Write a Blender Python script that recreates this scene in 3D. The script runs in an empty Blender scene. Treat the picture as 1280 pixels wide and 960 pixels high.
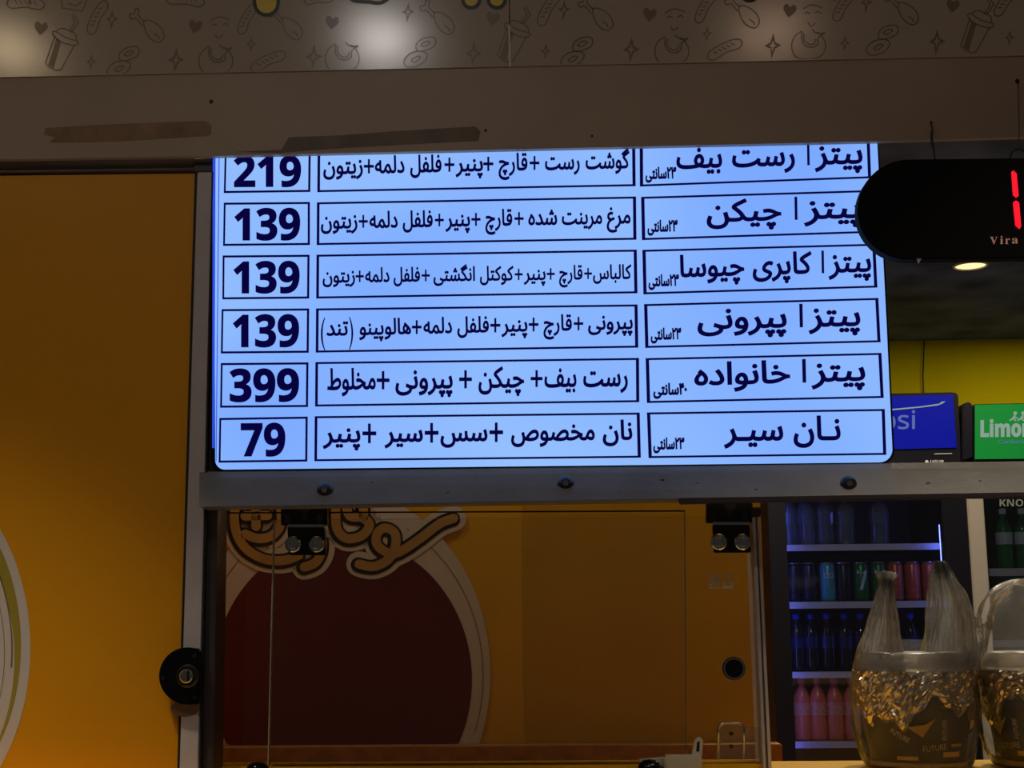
import bpy, bmesh, math, random, re
import numpy as np
from mathutils import Vector, Matrix, noise
from mathutils.geometry import delaunay_2d_cdt
random.seed(7)
S = bpy.context.scene
COL = S.collection
PI = math.pi

# ------------------------------------------------------------------ camera
F = 1750.0                                   # focal length in pixels of the 1280x960 frame
CAM = Vector((0, -1.98, 1.40))
up = Vector((-94, 9900, -1750)).normalized()     # world up in camera space (from the photo's verticals)
rt = Vector((1, 0.0148, 0.03)); rt = (rt - up * rt.dot(up)).normalized()
fw = up.cross(rt).normalized()               # world +y in camera space
# rows: world axes in camera space -> matrix camera->world
R = Matrix((rt, fw, up))
camd = bpy.data.cameras.new('camera'); camo = bpy.data.objects.new('camera', camd); COL.objects.link(camo)
camd.sensor_width = 36; camd.lens = F / 1280 * 36; camd.clip_start = 0.01
camo.matrix_world = Matrix.Translation(CAM) @ R.to_4x4()
S.camera = camo

def ray(px, py):
    return (R @ Vector(((px - 640) / F, (480 - py) / F, -1))).normalized()
def P(px, py, Y):
    d = ray(px, py); return CAM + d * ((Y - CAM.y) / d.y)
def PZ(px, py, z):
    d = ray(px, py); return CAM + d * ((z - CAM.z) / d.z)

# ------------------------------------------------------------------ world, exposure
S.view_settings.view_transform = 'Standard'; S.view_settings.look = 'None'
S.view_settings.gamma = 1; S.view_settings.exposure = 0; S.view_settings.use_curve_mapping = False
W = bpy.data.worlds.new('world'); S.world = W; W.use_nodes = True
W.node_tree.nodes['Background'].inputs[0].default_value = (1.0, 0.86, 0.74, 1)
W.node_tree.nodes['Background'].inputs[1].default_value = 0.020

# ------------------------------------------------------------------ materials
def srgb(r, g, b):
    f = lambda c: (c / 12.92 if c <= .04045 else ((c + .055) / 1.055) ** 2.4)
    return tuple(f(v / 255) for v in (r, g, b)) + (1,)
def mat(name, col, rough=.5, metal=0, spec=.5, var=0, vscale=8, bump=0, bscale=200, emis=None, estr=0, trans=0, coat=0, alpha=1):
    m = bpy.data.materials.new(name); m.use_nodes = True
    nt = m.node_tree; b = nt.nodes['Principled BSDF']
    b.inputs['Base Color'].default_value = col; b.inputs['Roughness'].default_value = rough
    b.inputs['Metallic'].default_value = metal; b.inputs['Specular IOR Level'].default_value = spec
    b.inputs['Transmission Weight'].default_value = trans; b.inputs['Coat Weight'].default_value = coat
    if emis: b.inputs['Emission Color'].default_value = emis; b.inputs['Emission Strength'].default_value = estr
    tc = nt.nodes.new('ShaderNodeTexCoord')
    if var:
        n = nt.nodes.new('ShaderNodeTexNoise'); n.inputs['Scale'].default_value = vscale; n.inputs['Detail'].default_value = 6
        nt.links.new(tc.outputs['Object'], n.inputs['Vector'])
        rp = nt.nodes.new('ShaderNodeValToRGB')
        rp.color_ramp.elements[0].position = .3; rp.color_ramp.elements[1].position = .7
        rp.color_ramp.elements[0].color = tuple(c * (1 - var) for c in col[:3]) + (1,)
        rp.color_ramp.elements[1].color = tuple(min(1, c * (1 + var * .6)) for c in col[:3]) + (1,)
        nt.links.new(n.outputs['Fac'], rp.inputs['Fac']); nt.links.new(rp.outputs['Color'], b.inputs['Base Color'])
    if bump:
        n2 = nt.nodes.new('ShaderNodeTexNoise'); n2.inputs['Scale'].default_value = bscale; n2.inputs['Detail'].default_value = 4
        nt.links.new(tc.outputs['Object'], n2.inputs['Vector'])
        bp = nt.nodes.new('ShaderNodeBump'); bp.inputs['Strength'].default_value = bump; bp.inputs['Distance'].default_value = .002
        nt.links.new(n2.outputs['Fac'], bp.inputs['Height']); nt.links.new(bp.outputs['Normal'], b.inputs['Normal'])
    return m
def emit(name, col, strength=1):
    m = bpy.data.materials.new(name); m.use_nodes = True; nt = m.node_tree
    nt.nodes.remove(nt.nodes['Principled BSDF'])
    e = nt.nodes.new('ShaderNodeEmission'); e.inputs[0].default_value = col; e.inputs[1].default_value = strength
    nt.links.new(e.outputs[0], nt.nodes['Material Output'].inputs[0]); return m
def film(name, tint, clear, diff, rough, gloss_min=.0, bump=0, bscale=40, ior=1.45):
    """thin clear sheet: transparent + a little white scatter, Fresnel gloss on top"""
    m = bpy.data.materials.new(name); m.use_nodes = True; nt = m.node_tree
    nt.nodes.remove(nt.nodes['Principled BSDF'])
    tr = nt.nodes.new('ShaderNodeBsdfTransparent'); tr.inputs[0].default_value = tint
    df = nt.nodes.new('ShaderNodeBsdfDiffuse'); df.inputs[0].default_value = diff
    tl = nt.nodes.new('ShaderNodeBsdfTranslucent'); tl.inputs[0].default_value = diff
    a = nt.nodes.new('ShaderNodeMixShader'); a.inputs[0].default_value = .5
    nt.links.new(df.outputs[0], a.inputs[1]); nt.links.new(tl.outputs[0], a.inputs[2])
    mx = nt.nodes.new('ShaderNodeMixShader'); mx.inputs[0].default_value = 1 - clear
    nt.links.new(tr.outputs[0], mx.inputs[1]); nt.links.new(a.outputs[0], mx.inputs[2])
    gl = nt.nodes.new('ShaderNodeBsdfGlossy'); gl.inputs['Roughness'].default_value = rough
    fr = nt.nodes.new('ShaderNodeFresnel'); fr.inputs[0].default_value = ior
    ad = nt.nodes.new('ShaderNodeMath'); ad.operation = 'ADD'; ad.inputs[1].default_value = gloss_min
    nt.links.new(fr.outputs[0], ad.inputs[0])
    fin = nt.nodes.new('ShaderNodeMixShader')
    nt.links.new(ad.outputs[0], fin.inputs[0]); nt.links.new(mx.outputs[0], fin.inputs[1]); nt.links.new(gl.outputs[0], fin.inputs[2])
    if bump:
        tc = nt.nodes.new('ShaderNodeTexCoord')
        n2 = nt.nodes.new('ShaderNodeTexNoise'); n2.inputs['Scale'].default_value = bscale; n2.inputs['Detail'].default_value = 5; n2.inputs['Distortion'].default_value = 1.5
        nt.links.new(tc.outputs['Object'], n2.inputs['Vector'])
        bp = nt.nodes.new('ShaderNodeBump'); bp.inputs['Strength'].default_value = bump; bp.inputs['Distance'].default_value = .01
        nt.links.new(n2.outputs['Fac'], bp.inputs['Height'])
        for nd in (df, gl): nt.links.new(bp.outputs['Normal'], nd.inputs['Normal'])
    nt.links.new(fin.outputs[0], nt.nodes['Material Output'].inputs[0]); return m

M = {}
M['fascia'] = mat('fascia_laminate', srgb(178, 158, 142), .45, var=.10, vscale=5, bump=.03, bscale=160)
M['board'] = mat('sign_vinyl', srgb(188, 174, 160), .16, var=.05, vscale=4, bump=.012, bscale=500)
M['doodle'] = mat('doodle_ink', srgb(138, 120, 106), .3)
M['black'] = mat('black_plastic', (.006, .006, .007, 1), .35)
M['gloss_black'] = mat('gloss_black', (.004, .004, .005, 1), .12)
M['clock_black'] = mat('clock_black', (.004, .004, .005, 1), .75, spec=.15)
M['letter_yellow'] = mat('letter_yellow', srgb(235, 205, 40), .3)
M['tape'] = mat('tape_residue', srgb(150, 118, 92), .5, var=.30, vscale=30)  # this brown is reused for the emblem lines and the lock's painted shadow
M['tape_dark'] = mat('tape_residue_dark', srgb(118, 100, 88), .5, var=.25, vscale=25)
M['door_yellow'] = mat('door_yellow_vinyl', srgb(232, 160, 14), .38, var=.06, vscale=2.5)
M['yellow'] = mat('yellow_vinyl', srgb(226, 172, 22), .4, var=.08, vscale=3)
M['yellow2'] = mat('yellow_vinyl_overlap', srgb(206, 156, 20), .4, var=.12, vscale=4)
M['wall_yellow'] = mat('wall_yellow_paint', srgb(232, 214, 4), .8, spec=.1, var=.05, vscale=2)
M['white_vinyl'] = mat('white_vinyl', srgb(215, 205, 200), .4)
M['maroon'] = mat('maroon_vinyl', srgb(96, 20, 28), .4, var=.12, vscale=6)
M['gold'] = mat('gold_lettering', srgb(188, 148, 82), .4, var=.12, vscale=30)
M['green_vinyl'] = mat('olive_vinyl', srgb(168, 150, 60), .4)
M['alu'] = mat('white_aluminium', srgb(205, 198, 205), .35, metal=.0, var=.05, vscale=20)
M['alu_dark'] = mat('dark_aluminium', srgb(92, 84, 88), .3, metal=.4, var=.1, vscale=30)
M['beam'] = mat('beam_paint', srgb(142, 140, 138), .4, var=.14, vscale=14, bump=.2, bscale=90)
M['chrome'] = mat('chrome', (.8, .8, .82, 1), .14, metal=1)
M['steel_dark'] = mat('dark_steel', (.09, .09, .1, 1), .3, metal=.9)
M['rubber'] = mat('rubber_seal', (.01, .01, .011, 1), .6)
M['glass'] = film('window_glass', (.975, .98, .97, 1), .994, (.5, .45, .35, 1), .02, 0, ior=1.45)
M['glass_edge'] = mat('glass_edge', srgb(235, 225, 205), .2)
M['clear_plastic'] = film('clear_plastic', (.93, .93, .92, 1), .9, (.8, .8, .8, 1), .12, .02)
M['counter'] = mat('counter_yellow', srgb(240, 186, 36), .3, var=.08, vscale=8)
M['wood'] = mat('ledge_wood', srgb(170, 112, 48), .5, var=.3, vscale=40)
M['wood_dark'] = mat('dark_wood', srgb(66, 42, 26), .5, var=.3, vscale=30)
M['floor'] = mat('floor_tile', srgb(176, 168, 158), .3, var=.1)
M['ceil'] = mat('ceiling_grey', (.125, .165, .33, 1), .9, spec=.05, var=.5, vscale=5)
M['ceil_front'] = mat('ceiling_front_paint', srgb(190, 185, 178), .7, var=.04)
M['offwhite'] = mat('offwhite_plastic', srgb(215, 210, 195), .35)
M['print_white'] = mat('white_print', srgb(225, 215, 200), .4)
M['navy'] = emit('screen_navy', (.0022, .0008, .045, 1))
M['line_blue'] = emit('screen_line_blue', (.03, .08, .75, 1))
M['bezel'] = mat('tv_bezel', (.004, .004, .008, 1), .25)
M['red_led'] = emit('red_led', (1.0, .012, .03, 1), 1.0)
M['clock_print'] = mat('clock_print', srgb(235, 175, 165), .4, emis=srgb(120, 80, 76), estr=.6)
M['lamp_ring'] = mat('lamp_ring', srgb(200, 190, 170), .35)
M['lens_warm'] = emit('lamp_lens_warm', (1, .78, .38, 1), 1.3)
M['cable'] = mat('cable_black', (.008, .008, .008, 1), .5)

# display: LCD picture, slightly bluer towards the left and lower edge (uneven backlight)
def display_mat():
    m = bpy.data.materials.new('lcd_picture'); m.use_nodes = True; nt = m.node_tree
    nt.nodes.remove(nt.nodes['Principled BSDF'])
    tc = nt.nodes.new('ShaderNodeTexCoord'); n = nt.nodes.new('ShaderNodeTexNoise')
    n.inputs['Scale'].default_value = 2.2; n.inputs['Detail'].default_value = 1
    nt.links.new(tc.outputs['Object'], n.inputs['Vector'])
    rp = nt.nodes.new('ShaderNodeValToRGB')
    rp.color_ramp.elements[0].position = .32; rp.color_ramp.elements[0].color = (.20, .40, 1.0, 1)
    rp.color_ramp.elements[1].position = .68; rp.color_ramp.elements[1].color = (.31, .54, 1.0, 1)
    nt.links.new(n.outputs['Fac'], rp.inputs['Fac'])
    e = nt.nodes.new('ShaderNodeEmission'); e.inputs[1].default_value = 1.0
    nt.links.new(rp.outputs['Color'], e.inputs[0]); nt.links.new(e.outputs[0], nt.nodes['Material Output'].inputs[0])
    return m
M['display'] = display_mat()

# ------------------------------------------------------------------ builders
def thing(name, label, cat, loc=(0, 0, 0), group=None, rotz=0):
    o = bpy.data.objects.new(name, None); COL.objects.link(o); o.empty_display_size = .02
    o.location = loc; o.rotation_euler = (0, 0, rotz)
    o['label'] = label; o['category'] = cat
    if group: o['group'] = group
    return o
def tag(o, label, cat, group=None):
    o['label'] = label; o['category'] = cat
    if group: o['group'] = group
    return o
def struct(o, label=None):
    o['kind'] = 'structure'
    if label: o['label'] = label; o['category'] = re.sub(r'_.*', '', o.name)
    return o
def link(name, me, m, parent=None, local=False, smooth=False):
    """world-space mesh unless local; parent offset is undone so the mesh stays put"""
    if m is not None and not me.materials: me.materials.append(M[m] if isinstance(m, str) else m)
    if smooth:
        for p in me.polygons: p.use_smooth = True
    o = bpy.data.objects.new(name, me); COL.objects.link(o)
    if parent:
        o.parent = parent
        if not local:
            if parent.type == 'EMPTY':           # mesh parents already stay in world space
                o.matrix_parent_inverse = (Matrix.Translation(parent.location) @ parent.rotation_euler.to_matrix().to_4x4()).inverted()
    return o
def mesh(name, v, f):
    me = bpy.data.meshes.new(name); me.from_pydata([tuple(a) for a in v], [], f); me.update(); return me
def from_bm(name, bm):
    bmesh.ops.recalc_face_normals(bm, faces=bm.faces)
    me = bpy.data.meshes.new(name); bm.to_mesh(me); bm.free(); return me
def prism_bm(pts, depth, bevel=0, dirv=Vector((0, 1, 0)), seg=2):
    bm = bmesh.new()
    a = [bm.verts.new(p) for p in pts]; b = [bm.verts.new(Vector(p) + dirv * depth) for p in pts]
    n = len(pts); bm.faces.new(a); bm.faces.new(b[::-1])
    for i in range(n): bm.faces.new((a[i], b[i], b[(i + 1) % n], a[(i + 1) % n]))
    bmesh.ops.recalc_face_normals(bm, faces=bm.faces)
    if bevel: bmesh.ops.bevel(bm, geom=list(bm.edges), offset=bevel, segments=seg, affect='EDGES', clamp_overlap=True)
    return bm
def plate(name, px, Y, depth, m, parent=None, bevel=0):
    """solid slab whose front outline is given by photo pixels on the plane y=Y"""
    return link(name, from_bm(name, prism_bm([P(x, y, Y) for x, y in px], depth, bevel)), m, parent)
def rectpx(x0, y0, x1, y1): return [(x0, y0), (x1, y0), (x1, y1), (x0, y1)]
def box(name, lo, hi, m, parent=None, bevel=0, local=False):
    x0, y0, z0 = lo; x1, y1, z1 = hi
    bm = prism_bm([(x0, y0, z0), (x1, y0, z0), (x1, y0, z1), (x0, y0, z1)], y1 - y0, bevel)
    return link(name, from_bm(name, bm), m, parent, local)
def lathe_me(name, prof, seg=24, cap=True):
    v, f = [], []
    for r, z in prof:
        for i in range(seg):
            a = 2 * PI * i / seg; v.append((r * math.cos(a), r * math.sin(a), z))
    for k in range(len(prof) - 1):
        for i in range(seg):
            j = (i + 1) % seg; f.append((k * seg + i, k * seg + j, (k + 1) * seg + j, (k + 1) * seg + i))
    if cap:
        f.append(tuple(range(seg))[::-1]); f.append(tuple((len(prof) - 1) * seg + i for i in range(seg)))
    return mesh(name, v, f)
def turned(name, prof, c, m, parent=None, axis='-y', seg=24):
    """lathe placed at c, its axis pointing to the customer (-y) or up (z)"""
    me = lathe_me(name, prof, seg)
    Rm = Matrix.Rotation(PI / 2, 4, 'X') if axis == '-y' else Matrix.Identity(4)
    me.transform(Matrix.Translation(c) @ Rm)
    return link(name, me, m, parent, smooth=False)
def tube(name, pts, r, m, parent=None, seg=8):
    pts = [Vector(p) for p in pts]; v, f = [], []
    for i, p in enumerate(pts):
        t = (pts[min(i + 1, len(pts) - 1)] - pts[max(i - 1, 0)]).normalized()
        a = t.cross(Vector((0.31, 0.2, .93))).normalized(); b = t.cross(a)
        for k in range(seg):
            q = 2 * PI * k / seg; v.append(p + a * (r * math.cos(q)) + b * (r * math.sin(q)))
    for i in range(len(pts) - 1):
        for k in range(seg):
            l = (k + 1) % seg; f.append((i * seg + k, i * seg + l, (i + 1) * seg + l, (i + 1) * seg + k))
    f.append(tuple(range(seg))[::-1]); f.append(tuple((len(pts) - 1) * seg + k for k in range(seg)))
    return link(name, mesh(name, v, f), m, parent, smooth=True)

# --- flat print: contours in pixel space -> non-zero filled triangles -> any surface
def fill(contours):
    pts, edges, segs = [], [], []
    for c in contours:
        c = [p for i, p in enumerate(c) if (p[0] - c[i - 1][0]) ** 2 + (p[1] - c[i - 1][1]) ** 2 > 1e-10]
        if len(c) < 3: continue
        b = len(pts); pts += [Vector((p[0], p[1])) for p in c]
        edges += [(b + i, b + (i + 1) % len(c)) for i in range(len(c))]
        segs += [(c[i], c[(i + 1) % len(c)]) for i in range(len(c))]
    if not pts: return [], []
    vs, _, fs, *_ = delaunay_2d_cdt(pts, edges, [], 0, 1e-6)
    V = np.array([tuple(p) for p in vs]); T = np.array([f[:3] for f in fs])
    C = V[T].mean(axis=1); A = np.array([s[0] for s in segs]); B = np.array([s[1] for s in segs])
    w = np.zeros(len(C))
    cy = C[:, 1][:, None]; cx = C[:, 0][:, None]
    cr = (B[:, 0] - A[:, 0])[None] * (cy - A[:, 1][None]) - (cx - A[:, 0][None]) * (B[:, 1] - A[:, 1])[None]
    w = ((A[:, 1][None] <= cy) & (B[:, 1][None] > cy) & (cr > 0)).sum(1).astype(int) - ((A[:, 1][None] > cy) & (B[:, 1][None] <= cy) & (cr < 0)).sum(1)
    return V, [tuple(int(q) for q in t) for t, k in zip(T, w) if k != 0]
def printed(name, contours, mp, m, parent=None, groups=None):
    VV, TT = [], []
    for g in (groups or [contours]):             # each word or stroke is filled on its own
        V, T = fill(g); b = len(VV); VV += [mp(x, y) for x, y in V]; TT += [(i + b, j + b, k + b) for i, j, k in T]
    return link(name, mesh(name, VV, TT), m, parent)
def on(Y): return lambda x, y: P(x, y, Y)
def cr_spline(pts, n=6, closed=False):
    out = []; N = len(pts); rng = range(N if closed else N - 1)
    for i in rng:
        g = lambda k: pts[k % N] if closed else pts[max(0, min(N - 1, k))]
        p0, p1, p2, p3 = g(i - 1), g(i), g(i + 1), g(i + 2)
        for s in range(n):
            t = s / n; out.append(tuple(.5 * (2 * b + (c - a) * t + (2 * a - 5 * b + 4 * c - d) * t * t + (3 * b - a - 3 * c + d) * t ** 3) for a, b, c, d in zip(p0, p1, p2, p3)))
    if not closed: out.append(tuple(pts[-1]))
    return out
def circ(cx, cy, rx, ry=None, n=28):
    ry = ry or rx; return [(cx + rx * math.cos(2 * PI * i / n), cy + ry * math.sin(2 * PI * i / n)) for i in range(n)]
def ribbon(pts, w, closed=False):
    """line of width w as contours (quads and round joints, one winding)"""
    out = []; n = len(pts)
    for i in range(n if closed else n - 1):
        a, b = pts[i], pts[(i + 1) % n]; dx, dy = b[0] - a[0], b[1] - a[1]; L = math.hypot(dx, dy)
        if L < 1e-6: continue
        nx, ny = -dy / L * w / 2, dx / L * w / 2
        out.append([(a[0] - nx, a[1] - ny), (b[0] - nx, b[1] - ny), (b[0] + nx, b[1] + ny), (a[0] + nx, a[1] + ny)])
    if w > 4:
        for p in pts: out.append(circ(p[0], p[1], w / 2, n=14))
    return out
def flat_polys(name, polys, mp, m, parent=None):
    v, f = [], []
    for c in polys: b = len(v); v += [mp(x, y) for x, y in c]; f.append(tuple(range(b, b + len(c))))
    return link(name, mesh(name, v, f), m, parent)

# --- text outlines from Blender's own built-in font, Persian letters joined by their presentation forms
FORMS = dict(zip('ابپتجچخدرزسشصطغفقکگلمنوهی', ['ﺍﺎ', 'ﺏﺐﺑﺒ', 'ﭖﭗﭘﭙ', 'ﺕﺖﺗﺘ', 'ﺝﺞﺟﺠ', 'ﭺﭻﭼﭽ', 'ﺥﺦﺧﺨ', 'ﺩﺪ', 'ﺭﺮ', 'ﺯﺰ', 'ﺱﺲﺳﺴ', 'ﺵﺶﺷﺸ', 'ﺹﺺﺻﺼ', 'ﻁﻂﻃﻄ', 'ﻍﻎﻏﻐ', 'ﻑﻒﻓﻔ', 'ﻕﻖﻗﻘ', 'ﮎﮏﮐﮑ', 'ﮒﮓﮔﮕ', 'ﻝﻞﻟﻠ', 'ﻡﻢﻣﻤ', 'ﻥﻦﻧﻨ', 'ﻭﻮ', 'ﻩﻪﻫﻬ', 'ﯼﯽﯾﯿ']))
FORMS['ـ'] = 'ــــ'
def visual(s):
    out = []
    for i, c in enumerate(s):
        if c not in FORMS: out.append(c); continue
        f = FORMS[c]; pv = i > 0 and len(FORMS.get(s[i - 1], '')) == 4
        nx = len(f) == 4 and i + 1 < len(s) and s[i + 1] in FORMS
        out.append(f[(1 if pv else 0) + (2 if nx else 0)])
    s = ''.join(out)
    if any(ord(c) > 0x600 and ord(c) < 0xffff for c in s):
        s = re.sub('[۰-۹]+', lambda k: k.group(0)[::-1], s[::-1])
    return s
BOLD = {chr(48 + i): chr(0x1D7EC + i) for i in range(10)}
BOLD.update({chr(65 + i): chr(0x1D5D4 + i) for i in range(26)}); BOLD.update({chr(97 + i): chr(0x1D5EE + i) for i in range(26)})
SANS = {chr(65 + i): chr(0x1D5A0 + i) for i in range(26)}; SANS.update({chr(97 + i): chr(0x1D5BA + i) for i in range(26)})
SERIF = {chr(65 + i): chr(0x1D400 + i) for i in range(26)}; SERIF.update({chr(97 + i): chr(0x1D41A + i) for i in range(26)})
CACHE = {}
def bez(sp):
    bp = sp.bezier_points; n = len(bp); poly = []
    for i in range(n):
        a, b = bp[i], bp[(i + 1) % n]
        p0, p1, p2, p3 = a.co, a.handle_right, b.handle_left, b.co
        straight = (p1 - p0).cross(p3 - p0).length < 1e-5 and (p2 - p0).cross(p3 - p0).length < 1e-5
        for k in range(1 if straight else 5):
            t = k / 5; u = 1 - t; q = u ** 3 * p0 + 3 * u * u * t * p1 + 3 * u * t * t * p2 + t ** 3 * p3
            poly.append((q.x, q.y))
    return poly
def outlines(s, offset=0.0, spacing=1.0):
    key = (s, offset, spacing)
    if key in CACHE: return CACHE[key]
    c = bpy.data.curves.new('outline_source', 'FONT'); c.body = visual(s); c.offset = offset; c.space_character = spacing
    o = bpy.data.objects.new('outline_source', c); COL.objects.link(o)
    dg = bpy.context.evaluated_depsgraph_get(); oe = o.evaluated_get(dg); cu = oe.to_curve(dg)
    res = [bez(sp) for sp in cu.splines]
    oe.to_curve_clear(); bpy.data.objects.remove(o); bpy.data.curves.remove(c)
    CACHE[key] = res; return res
def BOLD_(t): return ''.join(BOLD[c] for c in t)
def embolden(polys, d):
    """push contours outward along their normals (text weight)"""
    if not d: return polys
    out = []
    for c in polys:
        n = len(c); q = []
        for i in range(n):
            a, b, e = c[i - 1], c[i], c[(i + 1) % n]
            t1 = np.array((b[0] - a[0], b[1] - a[1])); t2 = np.array((e[0] - b[0], e[1] - b[1]))
            t1 = t1 / (np.linalg.norm(t1) + 1e-9); t2 = t2 / (np.linalg.norm(t2) + 1e-9)
            nn = np.array((t1[1] + t2[1], -(t1[0] + t2[0]))); L = np.linalg.norm(nn)
            if L < .3: q.append(b); continue
            nn = nn / L; k = d / max(.5, nn @ np.array((t1[1], -t1[0])))
            q.append((b[0] + nn[0] * k, b[1] + nn[1] * k))
        out.append(q)
    return out
def area(c): return .5 * sum(c[i - 1][0] * c[i][1] - c[i][0] * c[i - 1][1] for i in range(len(c)))
ALEF = max(p[1] for c in outlines('ا') for p in c)
def word(s, x0, x1, base, h=None, slope=-.016, weight=0, box_=None, ref=None):
    """contours in px: ink spans x0..x1; Persian: alef height h px above the baseline; or box_=(ytop,ybot) ink box"""
    pl = [list(c) for c in outlines(s)]
    tot = sum(area(c) for c in pl)
    if weight: pl = embolden(pl, weight * (-1 if tot < 0 else 1))
    xs = [p[0] for c in pl for p in c]; ys = [p[1] for c in pl for p in c]
    sx = (x1 - x0) / (max(xs) - min(xs)); xm = (x0 + x1) / 2
    if box_: sy = (box_[1] - box_[0]) / (max(ys) - min(ys)); base = box_[1] + min(ys) * sy
    else: sy = h / ALEF
    xc = ref if ref is not None else xm
    return [[((p[0] - min(xs)) * sx + x0, base - p[1] * sy + slope * ((p[0] - min(xs)) * sx + x0 - xc)) for p in c] for c in pl]

# ================================================================== SETTING
ZC = 1.20                                     # counter top
Z_CEIL = P(1200, 425, 3.02).z
Z_FRONT = 3.0                                 # customer-side ceiling
struct(box('floor', (-3.2, -4.2, -.05), (3.2, 3.4, 0), 'floor'))
struct(box('wall_back', (-3.2, 3.02, 0), (3.2, 3.12, 3.05), 'wall_yellow'))
struct(box('ceiling', (-3.2, .06, Z_CEIL), (3.2, 3.02, Z_CEIL + .06), 'ceil'))
struct(box('ceiling_front', (-3.2, -4.2, Z_FRONT), (3.2, .06, Z_FRONT + .05), 'ceil_front'))

# header: plain fascia below, printed sign board above
YF, YB = -.014, -.0165
fas = plate('trim_1', [(-420, 104), (1700, 59), (1700, 158.5), (1098, 176.5), (265, 195), (-420, 206)], YF, .010, 'fascia', None)
struct(fas)
def tape(name, pts, m): 
    return flat_polys(name, [pts], on(YF - .0004), m, fas)
tape('tape_residue', [(57, 160), (100, 157.5), (148, 155), (210, 152.5), (257, 151), (264.5, 156), (264, 168), (258, 170), (210, 173), (144, 177), (95, 178), (62, 178), (68, 171), (55, 168)], 'tape')
tape('tape_residue', [(293, 190), (352, 187), (361, 171.5), (427, 169), (500, 163.5), (594.6, 158), (600.6, 164.6), (598, 176), (520, 180), (430, 185), (350, 191)], 'tape_dark')
for hx, hy, hr in ((264, 127, 2.6), (1271.6, 101.5, 2.8), (1164, 153, 1.6), (607, 163, 2), (740, 170, 1.6)):
    flat_polys('screw_hole', [circ(hx, hy, hr, hr * 1.1, 12)], on(YF - .0006), 'black', fas)

board = thing('signboard', 'cream printed signboard with food doodles above the plain fascia', 'signboard', P(640, 82, YB))
plate('sign_panel', [(-420, -330), (636, -345), (636, 83), (-420, 105.5)], YB, .0025, 'board', board)
plate('sign_panel', [(637.6, -352), (1700, -375), (1700, 60.5), (637.6, 83)], YB, .0025, 'board', board)
flat_polys('seam_strip', [[(635.4, 31), (637.4, 31), (638.6, 83), (636.0, 83)]], on(YB - .0006), 'print_white', board)
mpB = on(YB - .0004)
def rotp(pts, cx, cy, a, s=1): 
    ca, sa = math.cos(a), math.sin(a); return [(cx + s * (x * ca - y * sa), cy + s * (x * sa + y * ca)) for x, y in pts]
LW = 1.5
def stroke_set(name, lines, fills=()):
    polys = []
    for pts, cl in lines:
        n = len(pts)
        for i in range(n if cl else n - 1):
            a, b = pts[i], pts[(i + 1) % n]; dx, dy = b[0] - a[0], b[1] - a[1]; L = math.hypot(dx, dy) or 1
            nx, ny = -dy / L * LW / 2, dx / L * LW / 2; ex, ey = dx / L * .4, dy / L * .4
            polys.append([(a[0] - nx - ex, a[1] - ny - ey), (b[0] - nx + ex, b[1] - ny + ey), (b[0] + nx + ex, b[1] + ny + ey), (a[0] + nx - ex, a[1] + ny - ey)])
    cut = lambda pl: [(x, min(y, 95.4 - .0213 * x)) for x, y in pl]       # the print ends at the lower edge of the board
    flat_polys(name, [cut(pl) for pl in polys + [list(f) for f in fills]], mpB, 'doodle', board)
def heart(x, y):
    pts = [(0, 9), (-6, 3), (-8.6, -2), (-7, -7), (-3.5, -7.6), (0, -4), (3.5, -7.6), (7, -7), (8.6, -2), (6, 3)]
    stroke_set('heart_print', [], [rotp(pts, x, y, .15)])
def star(x, y, s=1):
    o = [(0, -15), (2.6, -4), (10, -1), (3, 3.2), (-1, 17), (-2.6, 3.4), (-9.5, 1), (-3, -3.6)]
    i_ = [(p[0] * .5, p[1] * .42) for p in o]
    polys = [[rotp([o[k]], x, y, .05, s)[0], rotp([o[(k + 1) % 8]], x, y, .05, s)[0], rotp([i_[(k + 1) % 8]], x, y, .05, s)[0], rotp([i_[k]], x, y, .05, s)[0]] for k in range(8)]
    stroke_set('star_print', [], polys)
def drumstick(x, y, a=.0):
    meat = cr_spline([(-9, -10), (2, -9), (13, 0), (16, 10), (10, 17), (0, 13), (-7, 3)], 4, True)
    bone = [(-8, -9), (-16, -17), (-15, -24), (-20, -25), (-21, -19), (-27, -18), (-25, -12), (-19, -13), (-11, -4)]
    stroke_set('drumstick_print', [(rotp(meat, x, y, a), True), (rotp(cr_spline(bone, 3), x, y, a), False), (rotp([(4, 6), (9, 10), (10, 13)], x, y, a), False)])
def sausage(x, y, a, s=1, half=22, rr=7.5):
    out = [(-half, -rr), (0, -rr - 2.5), (half, -rr), (half + rr, 0), (half, rr), (0, rr - 2.5), (-half, rr), (-half - rr, 0)]
    ln = [(rotp(cr_spline(out, 4, True), x, y, a, s), True)]
    for k in range(-2, 3): ln.append((rotp([(k * 7.5 - 2, -5), (k * 7.5 + 2, 0)], x, y, a, s), False))
    stroke_set('sausage_print', ln)
def rings(x, y, a=-.45):
    o1 = cr_spline([(-1, -11), (10, -14), (23, -9), (20, 0), (8, 1), (-3, -3)], 4, True); i1 = cr_spline([(4, -8), (12, -9), (16, -6), (8, -4)], 3, True)
    o2 = cr_spline([(-24, 1), (-13, -4), (0, -1), (6, 6), (-2, 13), (-16, 13), (-24, 8)], 4, True); i2 = cr_spline([(-15, 4), (-6, 3), (-3, 6), (-12, 8)], 3, True)
    stroke_set('onion_ring_print', [(rotp(q, x, y, a), True) for q in (o1, i1, o2, i2)])
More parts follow.
